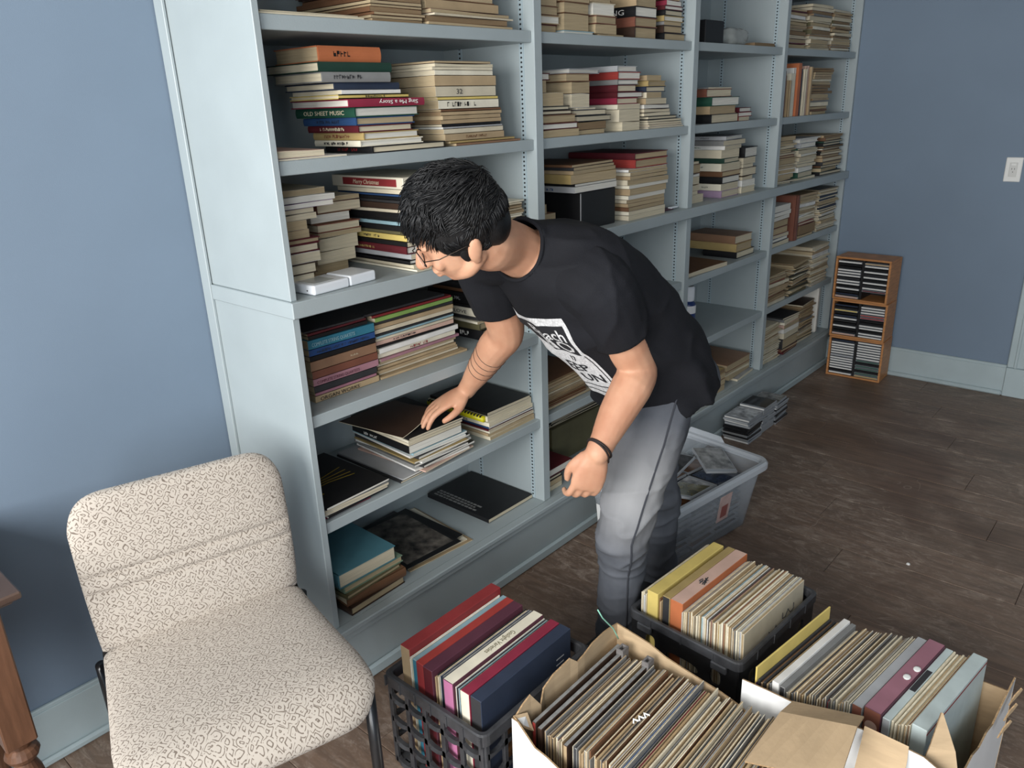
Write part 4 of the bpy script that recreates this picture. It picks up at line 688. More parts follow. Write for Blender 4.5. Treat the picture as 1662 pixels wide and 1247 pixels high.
# ---------------------------------------------------------------- records
def nth(n): return f"{n}{'th' if 10 < n % 100 < 14 else {1: 'st', 2: 'nd', 3: 'rd'}.get(n % 10, 'th')}"
def sleeve(x, y, z, th, face, edge, label, group, L=.312, H=.312, lean=0.0, rz=0.0, name='record_sleeve', top=None, end=None, cat='record'):
    """standing sleeve; x, y = left far... the -x end and the centre of its thickness"""
    mb = MB(); b_ = min(.0012, th * .25)
    mb.box((0, -th / 2, 0), (L, th / 2, H), [1, 3 if top else 1, 0, 1, 0, 2 if end else 1])
    mats = [cover(face), mat('worn_edge_' + edge.replace(' ', '_'), srgb(*COL[edge]), .8, .22, 60, .3, objvar=.12)]
    mats += [cover(end or edge), cover(top or edge)]
    me = mb.mesh(name, mats)
    bm = bmesh.new(); bm.from_mesh(me); bmesh.ops.bevel(bm, geom=bm.edges[:], offset=b_, segments=1, affect='EDGES'); bm.to_mesh(me); bm.free()
    o = obj(name, me, None, (x, y, z)); o.rotation_euler = (lean, 0, rz)
    return tag(o, label, cat, group)

# lattice crate nearest the bookcase
cA = thing('lattice_crate', 'open-lattice dark plastic crate packed with boxed record sets', 'crate', (0, 0, 0))
ax0, ax1, ay0, ay1, az = -.064, .322, -.617, -.285, .268
def rim(x0, x1, y0, y1, z0, z1, t, mb, r=.02):
    def rr(x0, x1, y0, y1, z, r, n=4):
        pts = []
        for cx, cy, a in ((x1 - r, y1 - r, 0), (x0 + r, y1 - r, 90), (x0 + r, y0 + r, 180), (x1 - r, y0 + r, 270)):
            pts += [(cx + r * math.cos(R(a + 90 * k / n)), cy + r * math.sin(R(a + 90 * k / n)), z) for k in range(n + 1)]
        return pts
    c = .003
    mb.rings([rr(x0, x1, y0, y1, z0, r), rr(x0, x1, y0, y1, z1 - c, r), rr(x0 + c, x1 - c, y0 + c, y1 - c, z1, r), rr(x0 + t - c, x1 - t + c, y0 + t - c, y1 - t + c, z1, r * .7), rr(x0 + t, x1 - t, y0 + t, y1 - t, z1 - c, r * .7), rr(x0 + t, x1 - t, y0 + t, y1 - t, z0, r * .7)], cap=False, close=True)
mb = MB(); rim(ax0, ax1, ay0, ay1, az - .030, az, .014, mb)
n_ = 6
for k in range(n_ + 1):
    yy = ay0 + .01 + (ay1 - ay0 - .02) * k / n_
    for xx, s_ in ((ax0, -1), (ax1, 1)): mb.cbox((xx - .003, yy - .002, az - .034), (xx + .003, yy + .002, az - .004), .0008)
rimA = mb.build('rim', GREYPL, cA)
def lattice(axis, pos, lo, hi, cols, sgn):
    mb = MB(); zs = [.0, .062, .128, .194]
    for k in range(cols + 1):
        c = lo + (hi - lo) * k / cols; wd = .0065
        if axis == 'x': mb.cbox((pos - .005, c - wd, .0), (pos + .005, c + wd, az - .02), .0015)
        else: mb.cbox((c - wd, pos - .005, .0), (c + wd, pos + .005, az - .02), .0015)
    for z in zs:
        for k in range(cols):
            # curved gusset bars: thicker at their ends
            a, b = lo + (hi - lo) * k / cols, lo + (hi - lo) * (k + 1) / cols; m_ = (a + b) / 2; rr_ = []
            for t in range(7):
                c = a + (b - a) * t / 6; hgt = .008 + .010 * abs(t / 3 - 1) ** 2.2
                e = sgn * .004
                rr_.append([(pos - .005 + (e if t in (2, 3, 4) else 0), c, z), (pos + .005, c, z), (pos + .005, c, z + hgt), (pos - .005, c, z + hgt)] if axis == 'x' else [(c, pos - .005, z), (c, pos + .005, z), (c, pos + .005, z + hgt), (c, pos - .005, z + hgt)])
            mb.rings(rr_)
    return mb.build('lattice_side', GREYPL, cA)
lattice('x', ax0 + .009, ay0 + .016, ay1 - .016, 5, -1); lattice('x', ax1 - .009, ay0 + .016, ay1 - .016, 5, 1)
lattice('y', ay0 + .009, ax0 + .016, ax1 - .016, 6, -1); lattice('y', ay1 - .009, ax0 + .016, ax1 - .016, 6, 1)
fl = MB()
for k in range(9): fl.box((ax0 + .014, ay0 + .016 + k * .0352, .0), (ax1 - .014, ay0 + .032 + k * .0352, .010))
for k in range(4): fl.box((ax0 + .02 + k * .11, ay0 + .014, .0), (ax0 + .034 + k * .11, ay1 - .014, .009))
fl.build('base_grid', GREYPL, cA)
GA = 'records in the lattice crate'
yA = -.318; zA = .012
seqA = [(.033, 'red', 'red', 'tan', 'B', 'thick red boxed record set with a tan end, farthest from the blue set', -.028, .330), (.003, 'white', 'cream', None, 'S', '', -.030, .312), (.003, 'cream', 'white', None, 'S', '', -.034, .312), (.016, 'light blue', 'light blue', 'turquoise', 'B', 'light blue record set beside the orange-red boxed set', -.030, .312),
        (.024, 'scarlet', 'scarlet', 'red', 'B', 'orange-red boxed record set in the lattice crate', -.034, .316), (.031, 'plum', 'plum', 'maroon', 'B', 'plum boxed record set in the lattice crate', -.036, .317), (.004, 'tan', 'tan', None, 'S', '', -.03, .30), (.003, 'black', 'charcoal', None, 'S', '', -.026, .306), (.004, 'tan', 'cream', None, 'S', '', -.03, .306), (.003, 'cream', 'tan', None, 'S', '', -.034, .309), (.003, 'navy', 'silver', None, 'S', '', -.03, .312), (.007, 'navy', 'grey', 'charcoal', 'S', '', -.028, .312), (.003, 'cream', 'peach', None, 'S', '', -.03, .312),
        (.031, 'plum', 'ivory', 'magenta', 'B', 'cream-topped boxed set lettered Gaslight Varieties with a magenta end', -.036, .318), (.003, 'white', 'cream', None, 'S', '', -.03, .309), (.003, 'charcoal', 'silver', None, 'S', '', -.032, .310), (.004, 'light blue', 'grey', None, 'S', '', -.03, .309), (.003, 'black', 'charcoal', None, 'S', '', -.03, .309), (.004, 'cream', 'ivory', None, 'S', '', -.033, .312),
        (.026, 'crimson', 'crimson', 'ivory', 'B', 'crimson boxed record set with a cream end beside the navy set', -.036, .318), (.032, 'navy', 'navy', 'charcoal', 'B', 'navy boxed record set with a small painting on its front', -.034, .316)]
for nA, (th, fc, tp, en, kd, lab, x0, hh) in enumerate(seqA):
    yA -= th / 2
    if kd == 'B':
        o = sleeve(x0, yA, zA, th, fc, tp, lab, None, L=.318, H=hh, name='boxed_record_set', top=tp, end=en)
        if 'Gaslight' in lab: text_mesh('lettering', 'Gaslight Varieties', .020, letmat('olive'), o, frame((.225, .006, hh + .0002), (-1, 0, 0), (0, -1, 0)), 'LEFT', sx=.72, ext=.0001)
        if 'navy' in fc and 'painting' in lab:
            MB().box((.075, -th / 2 - .0006, .10), (.215, -th / 2, .225)).build('painting', mat('cover_painting', srgb(30, 22, 18), .5, 0, 22, col2=srgb(140, 96, 54), detail=6), o)
            for k in range(3): MB().box((.262, -th / 2 - .0006, .255 - k * .016), (.29, -th / 2, .2575 - k * .016)).build('lettering', letmat('silver'), o)
    else: sleeve(x0, yA, zA, th, fc, tp, f"thin {tp}-edged record sleeve, {nth(nA + 1)} from the bookcase end of the lattice crate", GA, H=hh, end=en)
    yA -= th / 2 + .0012

# solid black crate with oval grips
def plate(w, h, holes, t, nseg=18):
    bm = bmesh.new(); es = []
    def loop(pts):
        vs = [bm.verts.new((x, 0, z)) for x, z in pts]; return [bm.edges.new((vs[i], vs[(i + 1) % len(vs)])) for i in range(len(vs))]
    es += loop([(0, 0), (w, 0), (w, h), (0, h)])
    for cx, cz, rx, rz_ in holes:
        pts = []
        for k in range(nseg):
            a = 2 * PI * k / nseg; c, s = math.cos(a), math.sin(a); e = 2 / 3.0
            pts.append((cx + rx * math.copysign(abs(c) ** e, c), cz + rz_ * math.copysign(abs(s) ** e, s)))
        es += loop(pts)
    bmesh.ops.triangle_fill(bm, edges=es, use_beauty=True)
    r = bmesh.ops.extrude_face_region(bm, geom=bm.faces[:]); bmesh.ops.translate(bm, vec=(0, t, 0), verts=[v for v in r['geom'] if isinstance(v, bmesh.types.BMVert)])
    bmesh.ops.recalc_face_normals(bm, faces=bm.faces)
    me = bpy.data.meshes.new('crate_side'); bm.to_mesh(me); bm.free(); me.materials.append(BLACKPL); return me
cC = thing('black_crate', 'solid black plastic crate with oval grip holes full of records', 'crate', (.70, -.784, 0), R(-4.3))
cw, cd, chh = .408, .334, .268
pl_ = plate(cw - .02, .245, [(.065, .19, .016, .022), (.19, .175, .052, .016), (.32, .19, .016, .022)], .005)
pd_ = plate(cd - .02, .245, [(.06, .19, .015, .022), (.157, .178, .048, .015), (.254, .19, .015, .022)], .005)
obj('side', pl_, cC, (-cw / 2 + .01, -cd / 2 + .008, .0)); obj('side', pl_, cC, (-cw / 2 + .01, cd / 2 - .013, .0))
o = obj('side', pd_, cC, (-cw / 2 + .013, -cd / 2 + .01, 0), R(90)); o = obj('side', pd_, cC, (cw / 2 - .008, -cd / 2 + .01, 0), R(90))
mb = MB(); rim(-cw / 2, cw / 2, -cd / 2, cd / 2, .243, .268, .013, mb, .022); mb.build('rim', GREYPL, cC)
mb = MB()
for k in range(4):
    xx = -cw / 2 + .08 + k * .083; mb.cbox((xx - .002, -cd / 2 - .002, .24), (xx + .002, -cd / 2 + .004, .265), .0006)
for k in range(3):
    yy = -cd / 2 + .075 + k * .092; mb.cbox((-cw / 2 - .002, yy - .002, .24), (-cw / 2 + .004, yy + .002, .265), .0006)
mb.build('rim_ribs', GREYPL, cC)
for yy in (-.11, .11): MB().cbox((-cw / 2 - .006, yy - .022, .222), (-cw / 2 + .006, yy + .022, .244), .003).build('latch', GREYPL, cC)
MB().box((-cw / 2 + .01, -cd / 2 + .01, 0), (cw / 2 - .01, cd / 2 - .01, .006)).build('base', BLACKPL, cC)
GC = 'records in the solid black crate'
MC = Matrix.Translation((.70, -.784, 0)) @ Matrix.Rotation(R(-4.3), 4, 'Z')
yC = .144; g = random.Random(31)
seqC = [(.004, 'cream', 'cream', None, None)] * 2 + [(.004, 'white', 'silver', None, None), (.004, 'cream', 'grey', None, None), (.033, 'yellow', 'yellow', 'yellow', 'thick yellow boxed record set in the black crate'), (.004, 'brown', 'brown', None, None), (.004, 'tan', 'tan', None, None), (.022, 'gold', 'gold', 'charcoal', 'gold-topped boxed record set with a black end in the black crate'), (.037, 'orange', 'peach', 'orange', 'orange boxed record set with a torn edge in the black crate')]
eg = ['silver', 'cream', 'cream', 'grey', 'ivory', 'tan', 'charcoal', 'cream', 'cream', 'light blue', 'silver', 'ivory', 'white', 'cream', 'plum', 'grey', 'ivory', 'cream', 'gold', 'ivory', 'rust', 'cream', 'ivory', 'tan', 'cream', 'tan', 'ivory', 'cream', 'silver', 'tan']
for e in eg: seqC.append((g.uniform(.0035, .0055), g.choice(['cream', 'tan', 'grey', 'ivory']), e, None, None))
for i, (th, fc, tp, en, lab) in enumerate(seqC):
    yC -= th / 2; far = i / len(seqC)
    q = MC @ V((-.178 + .035 * far + g.uniform(-.004, .004), yC, .007)); last = i == len(seqC) - 1
    o = sleeve(q.x, q.y, q.z, th, 'cream' if last else fc, tp, lab or (f"thin {tp}-edged record sleeve, {nth(i + 1)} from the bin end of the black crate" if not last else 'cream record sleeve with handwritten script on its front in the black crate'), None if (lab or last) else GC, L=.318 if lab else .312, H=(.322 if lab else g.uniform(.300, .312)), rz=R(-4.3), lean=R(-2.0 * far), name='boxed_record_set' if lab else 'record_sleeve', top=tp if lab else None, end=en)
    if last:
        sc_ = MB()
        for k in range(3): sc_.tube([(.05 + .07 * k + .01 * t + .006 * math.sin(t * 2.1 + k), -th / 2 - .0006, .21 + .02 * k + .012 * math.sin(t * 1.7 + k)) for t in range(8)], .0012, 4)
        sc_.build('script', letmat('charcoal'), o)
    if lab and 'orange' in lab:
        sc_ = MB(); gg = random.Random(3)
        for k in range(7): sc_.tube([(.10 + gg.uniform(0, .03), gg.uniform(-.012, .012), .3223), (.115 + gg.uniform(0, .03), gg.uniform(-.012, .012), .3223)], .0016, 4)
        sc_.build('pen_doodle', letmat('charcoal'), o)
    yC -= th / 2 + .0011

# white cardboard box packed with thin sleeves
bB = thing('cardboard_box', 'white cardboard box with kraft inside, packed tight with thin record sleeves', 'box')
def wall(pts_bottom, pts_top, outer=-1, name='box_wall', par=None, th=.0035, rows=6, sw=False):
    nn = len(pts_top); P = [[V(b).lerp(V(t), r / rows) for b, t in zip(pts_bottom, pts_top)] for r in range(rows + 1)]
    mb = MB(); mb.sheet(P, th, 0, 1, 2)
    return mb.build(name, [BOXWHITE, KRAFT, KRAFTE] if not sw else [KRAFT, BOXWHITE, KRAFTE], par)
# back wall (kraft face towards the records), torn and dog-eared rim
wall([(-.03 + .385 * k / 12, -.668, 0) for k in range(13)][::-1], [(-.03, -.672, .33), (0, -.674, .352), (.022, -.676, .362), (.05, -.680, .318), (.075, -.668, .338), (.11, -.668, .352), (.165, -.672, .362), (.188, -.676, .340), (.212, -.676, .344), (.25, -.672, .350), (.30, -.670, .350), (.33, -.670, .347), (.355, -.672, .344)][::-1], name='back_wall', par=bB)
wall([(.352, -.668 - .55 * k / 12, 0) for k in range(13)], [(.352, -.672, .344), (.354, -.72, .335), (.352, -.765, .330), (.350, -.81, .316), (.35, -.85, .309), (.349, -.90, .302), (.348, -.95, .296), (.347, -1.0, .284), (.345, -1.035, .266), (.342, -1.065, .246), (.34, -1.11, .236), (.34, -1.16, .23), (.34, -1.218, .23)][::-1][::-1], name='side_wall', par=bB, sw=True)
wall([(-.032, -.668 - .55 * k / 12, 0) for k in range(13)], [(-.032, -.672, .335), (-.035, -.69, .338), (-.040, -.705, .335), (-.041, -.74, .306), (-.040, -.77, .300), (-.040, -.80, .290), (-.04, -.86, .28), (-.04, -.92, .28), (-.04, -.98, .28), (-.04, -1.04, .28), (-.04, -1.1, .28), (-.04, -1.16, .28), (-.036, -1.218, .28)], name='side_wall', par=bB)
wall([(-.032 + .384 * k / 4, -1.218, 0) for k in range(5)], [(-.032 + .384 * k / 4, -1.218, .25) for k in range(5)], name='front_wall', par=bB)
MB().sheet([[(-.030, -.70, .325), (-.030, -.674, .34)], [(-.004, -.705, .30), (.004, -.682, .33)]], .003, 0, 1, 2).build('torn_flap', [BOXWHITE, KRAFT, KRAFTE], bB)
MB().box((-.03, -1.215, 0), (.35, -.67, .004)).build('box_bottom', KRAFT, bB)
GB = 'sleeves packed in the white cardboard box'
g = random.Random(9); yB = -.697
first = True; k = 0
edB = ['tan', 'grey', 'dark brown', 'charcoal', 'cream', 'maroon', 'cream', 'ivory', 'tan', 'cream', 'charcoal', 'grey', 'tan', 'tan', 'grey', 'tan', 'brown', 'tan', 'cream', 'tan', 'tan', 'grey', 'tan', 'cream', 'ivory', 'silver', 'cream', 'tan', 'cream', 'blue', 'cream', 'navy', 'cream', 'maroon', 'tan', 'peach', 'cream', 'grey', 'cream', 'cream', 'charcoal', 'cream', 'ivory', 'grey', 'tan', 'cream', 'silver', 'tan', 'cream', 'grey']
def album(x, y, z, th, label, endc, H, L=.318, clip=True, lean=0):
    o = sleeve(x, y, z, th, 'dark brown', 'grey', label, None, L=L, H=H, name='record_album', end=endc, lean=lean)
    if clip:
        q = MB()
        for a_, b_ in (((L - .022, -th / 2 - .004, H - .02), (L - .004, -th / 2 + .001, H + .012)), ((L - .022, th / 2 - .001, H - .02), (L - .004, th / 2 + .004, H + .012)), ((L - .026, -th / 2 - .004, H - .02), (L - .021, th / 2 + .004, H + .012)), ((L - .005, -th / 2 - .004, H - .02), (L, th / 2 + .004, H + .012))): q.cbox(a_, b_, .0008)
        q.build('spine_cap', mat('album_grey', srgb(112, 108, 106), .6, .2, 40), o)
    return o
album(.002, yB - .006, .006, .010, 'dark torn record album with a red end against the box wall', 'scarlet', .312, clip=False); yB -= .016
album(.0, yB - .006, .006, .011, 'dark record album with a grey hollow spine cap by the wire', 'dark brown', .306, L=.322); yB -= .016
while yB > -1.17:
    e = edB[k % len(edB)]; th = g.uniform(.0028, .0058)
    if k == 9:
        album(.0, yB - .006, .006, .010, 'dark ragged record album with a grey spine cap amid thin sleeves', 'tan', .304, L=.325); yB -= .018
    yB -= th / 2
    sleeve(.006 + g.uniform(-.006, .006) + min(.016, k * .0005), yB, .006, th, g.choice(['tan', 'grey', 'brown', 'cream']), e, f"thin {e}-edged record sleeve, {nth(k + 1)} from the wire end of the white box", GB, L=g.uniform(.300, .312), H=g.uniform(.292, .309), lean=R(g.uniform(-.12, .12)))
    yB -= th / 2 + g.uniform(.0006, .0022); k += 1
wire = MB().tube([(.335, -.69, .318), (.328, -.688, .335), (.312, -.69, .362), (.290, -.692, .388), (.268, -.69, .417), (.249, -.69, .45)], .0016, 6).build('green_wire', mat('mint_wire', srgb(140, 200, 176), .4), None, smooth=True)
tag(wire, 'thin mint green wire sticking up from the white cardboard box', 'wire')
for a_, b_ in ((.14, -.86), (.16, -.868), (.152, -.874)):
    pass
tp_ = MB()
for k in range(3): tp_.tube([(.135 + .014 * k, -.862 - .006 * k, .3125), (.141 + .014 * k, -.858 - .004 * k, .317), (.147 + .014 * k, -.866 - .005 * k, .313)], .0022, 5)
tag(tp_.build('paper_scrap', mat('scrap_white', srgb(236, 236, 232), .8)), 'scrap of white torn paper lying on the packed sleeves', 'scrap')

# second cardboard box with open flaps
bD = thing('open_flap_box', 'white and brown cardboard box with open flaps holding leaning records', 'box')
MD = Matrix.Identity(4)
dBL, dBR, dFR, dFL = V((.386, -.982, 0)), V((.765, -1.025, 0)), V((.835, -1.432, 0)), V((.402, -1.398, 0))
up_ = lambda p, z: V((p.x, p.y, z))
def dwall(A, B, tops, name, sw=False):
    n = len(tops) - 1; wall([up_(A.lerp(B, k / n), 0) for k in range(n + 1)], [up_(A.lerp(B, k / n), tops[k]) for k in range(n + 1)], name=name, par=bD, sw=sw)
dwall(dBL, dFL, [.322, .322, .320, .322, .326, .328, .330, .326, .30], 'side_wall')
dwall(dBR, dBL, [.26] * 5, 'back_wall')
dwall(dFR, dBR, [.23, .24, .22, .23, .24], 'side_wall')
dwall(dFL, dFR, [.270, .262, .250, .256, .240, .248, .236, .250, .262, .27], 'front_wall')
MB().rings([[up_(q, z) for q in (dBL, dBR, dFR, dFL)] for z in (.0, .004)]).build('box_bottom', KRAFT, bD)
MB().sheet([[V((.388, -1.095, .322)).lerp(V((.402, -1.232, .352)), t / 5) for t in range(6)], [V((.33, -1.092, .334)).lerp(V((.345, -1.236, .372)), t / 5) for t in range(6)], [V((.175, -1.088, .324)).lerp(V((.215, -1.250, .350)), t / 5) for t in range(6)]], .0035, 0, 1, 2).build('open_flap', [BOXWHITE, KRAFT, KRAFTE], bD)
MB().sheet([[V((.400, -1.236, .336)).lerp(V((.404, -1.318, .332)), t / 4) for t in range(5)], [V((.385, -1.238, .32)).lerp(V((.388, -1.322, .312)), t / 4) for t in range(5)], [V((.325, -1.24, .20)).lerp(V((.33, -1.33, .20)), t / 4) for t in range(5)]], .0035, 0, 1, 2).build('open_flap', [BOXWHITE, KRAFT, KRAFTE], bD)
MB().sheet([[V((.395, -1.338, .262)), V((.440, -1.412, .245))], [V((.436, -1.348, .326)), V((.462, -1.388, .318))], [V((.494, -1.3485, .368)), V((.496, -1.351, .367))]], .0035, 0, 1, 2).build('torn_corner', [KRAFT, KRAFT, KRAFTE], bD)
for (x_, z_) in ((.72, .252), (.765, .262), (.66, .25)):
    MB().sheet([[V((x_, -1.436, z_ - .02)), V((x_ + .03, -1.438, z_ - .02))], [V((x_ + .006, -1.442, z_ + .008)), V((x_ + .024, -1.448, z_ + .002))], [V((x_ + .02, -1.450, z_ + .022)), V((x_ + .026, -1.452, z_ + .016))]], .0025, 0, 1, 2).build('torn_shred', [KRAFT, BOXWHITE, KRAFTE], bD)
GD = 'records leaning in the open-flap box'
g = random.Random(77); yD = -.018
seqD = [(.004, 'yellow', 'yellow', None, 'yellow and purple record sleeve standing tallest in the open-flap box', .345), (.005, 'charcoal', 'charcoal', None, None, .312), (.004, 'tan', 'brown', None, None, .306), (.005, 'charcoal', 'charcoal', None, None, .310), (.004, 'tan', 'tan', None, None, .306), (.004, 'grey', 'charcoal', None, None, .310),
        (.016, 'white', 'white', 'white', 'white boxed record set in the open-flap box', .318), (.012, 'grey', 'grey', 'charcoal', 'grey boxed record set in the open-flap box', .312)]
for e in ['grey', 'cream', 'charcoal', 'tan', 'cream', 'grey', 'tan', 'cream', 'tan', 'ivory', 'cream', 'tan', 'ivory', 'cream', 'silver', 'cream', 'red', 'charcoal', 'grey', 'cream', 'tan', 'grey', 'silver', 'charcoal', 'cream']: seqD.append((g.uniform(.0028, .0042), g.choice(['tan', 'cream', 'grey']), e, None, None, g.uniform(.298, .312)))
seqD += [(.022, 'grey', 'silver', 'rust', 'silver-grey boxed record set with a rust end in the open-flap box', .308), (.036, 'plum', 'mauve', 'rust', 'thick faded mauve boxed record set with a rust round-logo end', .312), (.016, 'light blue', 'silver', 'silver', 'pale blue-grey record set with a dark smudge in the open-flap box', .304)]
for e in ['cream', 'ivory', 'tan', 'cream', 'tan', 'brown']: seqD.append((g.uniform(.004, .005), 'cream', e, None, None, g.uniform(.298, .306)))
seqD.append((.03, 'light blue', 'light blue', 'light blue', 'pale blue boxed record set with a thin red line, at the torn wall', .308))
COL['pale'] = (188, 202, 200)
for i, (th, fc, tp, en, lab, hh) in enumerate(seqD):
    yD -= th / 2; f_ = i / len(seqD)
    if lab and 'pale' in lab: fc = tp = 'pale'
    q = V((.409 + .082 * f_ + g.uniform(-.001, .001), -.988 + yD, .006))
    o = sleeve(q.x, q.y, q.z, th, fc, tp, lab or f"thin {tp}-edged record sleeve, {nth(i + 1)} from the black crate in the open-flap box", None if lab else GD, L=.318 if lab else g.uniform(.306, .314), H=hh, rz=R(-8.0), lean=R(-1.0), name='boxed_record_set' if (lab and th > .01) else 'record_sleeve', top=tp if lab else None, end=en if en != 'light blue' else 'pale')
    if lab and 'purple' in lab:
        MB().box((-.0006, -th / 2 - .0006, .20), (.316, -th / 2 + .0002, .305)).build('purple_band', mat('sleeve_purple', srgb(92, 62, 112), .5, .08, 20), o)
    if lab and 'red line' in lab: MB().box((0, -th / 2 - .0006, hh - .012), (.318, -th / 2 + .0002, hh - .0085)).build('red_line', cover('red'), o)
    if lab and 'round-logo' in lab: yD_m = q.y; MB().tube([(-.0008, 0, .27), (.0006, 0, .27)], .013, 18).build('round_logo', cover('peach'), o)
    if lab and 'smudge' in lab: MB().cbox((.12, -.006, hh - .0004), (.21, .006, hh + .0005), .0002).build('smudge', letmat('charcoal'), o)
    yD -= th / 2 + .0013
for k, q in enumerate((V((.62, yD_m - .02, .3195)), V((.66, yD_m - .03, .3195)))):
    s_ = MB().lathe([(0, 0), (.010, 0), (.011, .001), (.007, .0022), (0, .0024)], 9).build('paint_chip', mat('scrap_white', (1, 1, 1)), None, loc=q); s_.scale = (1.0, .7, 1); tag(s_, 'white plaster chip lying on the mauve boxed record set', 'chip', 'plaster chips')
for q in ((1.62, -1.02, .0005), (1.09, -1.1, .0005)):
    c_ = MB().lathe([(0, 0), (.007, 0), (.005, .004), (0, .006)], 6).build('plaster_crumb', mat('scrap_white', (1, 1, 1)), None, loc=q); tag(c_, 'white plaster crumb lying on the dusty floor planks', 'crumb', 'plaster crumbs on the floor')

# ---------------------------------------------------------------- translucent bin of CDs
TUB = bpy.data.materials.new('translucent_tub'); TUB.use_nodes = True
nt = TUB.node_tree; b = nt.nodes['Principled BSDF']; b.inputs['Base Color'].default_value = (*srgb(196, 204, 212), 1); b.inputs['Roughness'].default_value = .32; b.inputs['Alpha'].default_value = .30; b.inputs['Specular IOR Level'].default_value = .5
TUBR = mat('tub_rim', srgb(206, 212, 218), .3, alpha=.55, spec=.5)
bn = thing('storage_bin', 'clear plastic storage bin full of loose CD cases behind the man', 'bin', (1.325, -.282, 0), R(-8))
bw, bd_, bh = .60, .42, .268
def rrect(hx, hy, z, r, n=5):
    pts = []
    for cx, cy, a in ((hx - r, hy - r, 0), (-hx + r, hy - r, 90), (-hx + r, -hy + r, 180), (hx - r, -hy + r, 270)):
        pts += [(cx + r * math.cos(R(a + 90 * k / n)), cy + r * math.sin(R(a + 90 * k / n)), z) for k in range(n + 1)]
    return pts
mb = MB(); hx, hy = bw / 2 - .02, bd_ / 2 - .02
outer = [rrect(hx - .045, hy - .04, .0, .03), rrect(hx - .040, hy - .035, .006, .032), rrect(hx - .02, hy - .018, .13, .035), rrect(hx, hy, .255, .036)]
inner = [rrect(hx - .003, hy - .003, .255, .034), rrect(hx - .023, hy - .021, .13, .033), rrect(hx - .043, hy - .038, .008, .03), rrect(hx - .048, hy - .043, .004, .028)]
mb.rings(outer + inner); mb.build('tub', TUB, bn, smooth=True)
mb = MB(); mb.rings([rrect(hx - .002, hy - .002, .244, .036), rrect(hx + .016, hy + .016, .236, .046), rrect(hx + .018, hy + .018, .240, .046), rrect(hx + .018, hy + .018, .258, .046), rrect(hx + .012, hy + .012, .268, .044), rrect(hx - .001, hy - .001, .266, .036)], cap=False, close=True); mb.build('rim', TUBR, bn, smooth=False)
mb = MB(); mb.sheet([[(hx + .014, .0 + .02 * k, .25) for k in range(10)], [(hx + .018, .0 + .02 * k, .288 if 0 < k < 9 else .262) for k in range(10)]], .004, 0, 0, 0); mb.build('handle', [TUBR], bn)
CDM = {}
CASE = mat('jewel_case', srgb(150, 154, 158), .12, .06, 8, spec=.7)
CASED = mat('jewel_tray', (.02, .02, .022), .2, spec=.6)
def cd_mesh(colr, art=None):
    key = (colr, art)
    if key in CDM: return CDM[key]
    mb = MB(); mb.cbox((-.071, -.0625, 0), (.071, .0625, .0102), .0006)
    body = mb.mesh('cd_case', [CASED if colr in ('black', 'charcoal', 'navy', 'dark brown') else CASE])
    q = MB(); q.box((-.0714, -.060, .0022), (-.0705, .060, .0082)); sp_m = q.mesh('spine_card', [mat('cdspine_' + colr.replace(' ', '_'), srgb(*COL[colr]), .35)])
    q = MB(); q.box((-.056, -.0595, .0100), (.068, .0595, .0106))
    am = q.mesh('cover_card', [mat('cd_art_%s' % art, srgb(*COL[art]), .15, .55, 34, spec=.6, detail=5)]) if art else None
    CDM[key] = (body, sp_m, am); return CDM[key]
def cd(loc, rot, colr, label, group, art=None):
    b_, s_, a_ = cd_mesh(colr, art); o = obj('cd_case', b_, None, loc); o.rotation_euler = rot
    tag(o, label, 'CD', group); obj('spine_card', s_, o)
    if a_: obj('cover_card', a_, o)
    return o
g = random.Random(12)
MBn = Matrix.Translation((1.325, -.282, 0)) @ Matrix.Rotation(R(-8), 4, 'Z')
lay = 0
for lev in range(9):
    for ix in range(3):
        for iy in range(2):
            if lev < 6 and ix == 0 and iy == 1: continue
            q = MBn @ V((-.150 + ix * .150 + g.uniform(-.002, .002), -.068 + iy * .136 + g.uniform(-.002, .002), .010 + lev * .0236))
            art = g.choice(['charcoal', 'grey', 'silver', 'navy', 'brown'])
            cd(q, (R(g.uniform(-3, 3)), R(g.uniform(-3, 3)), R(-8 + g.uniform(-2, 2) + 180 * g.randint(0, 1))), g.choice(['white', 'silver', 'black', 'grey']), f"{art}-covered CD case piled inside the clear bin", 'CD cases in the bin', art)
for k, (px, py, pz, rx, ry, rz, art, lab) in enumerate(((-.12, .03, .232, 8, 14, 20, 'peach', 'pink-covered CD case tilted on top of the bin pile'), (.03, .05, .245, -6, -10, 8, 'charcoal', 'black and white photo CD case on top of the bin pile'), (-.08, -.10, .232, -10, 6, 6, 'olive', 'olive-covered CD case tilted at the bin edge'), (.17, -.04, .245, 8, -14, 60, 'grey', 'grey-covered CD case leaning in the bin corner'))):
    q = MBn @ V((px, py, pz)); cd(q, (R(rx), R(ry), R(rz - 8)), 'silver', lab, None, art)
pg_ = MB().cbox((-.035, -.0006, -.055), (.035, .0006, .055), .0003).build('card_insert', mat('insert_pink', srgb(196, 170, 164), .6, .15, 30)); pg_.location = MBn @ V((.05, -.176, .15)); pg_.rotation_euler = (R(8), 0, R(-8)); tag(pg_, 'faded pink card pressed against the clear bin wall', 'card')
MB().box((-.018, -.0012, -.04), (.02, -.0005, .01)).build('logo', mat('insert_red', srgb(150, 90, 84), .6), pg_)
pp = MB().cbox((-.0008, -.085, -.105), (.0008, .085, .105), .0004).build('picture_card', mat('card_white', srgb(224, 226, 226), .5)); pp.location = MBn @ V((-.325, .0, .107)); pp.rotation_euler = (0, R(-6), R(-8)); tag(pp, 'white card with a blue house picture leaning against the clear bin', 'picture')
MB().box((-.0016, -.06, -.05), (-.0006, .06, .085)).build('blue_picture', mat('card_blue', srgb(96, 124, 168), .5, .25, 30, detail=6), pp)
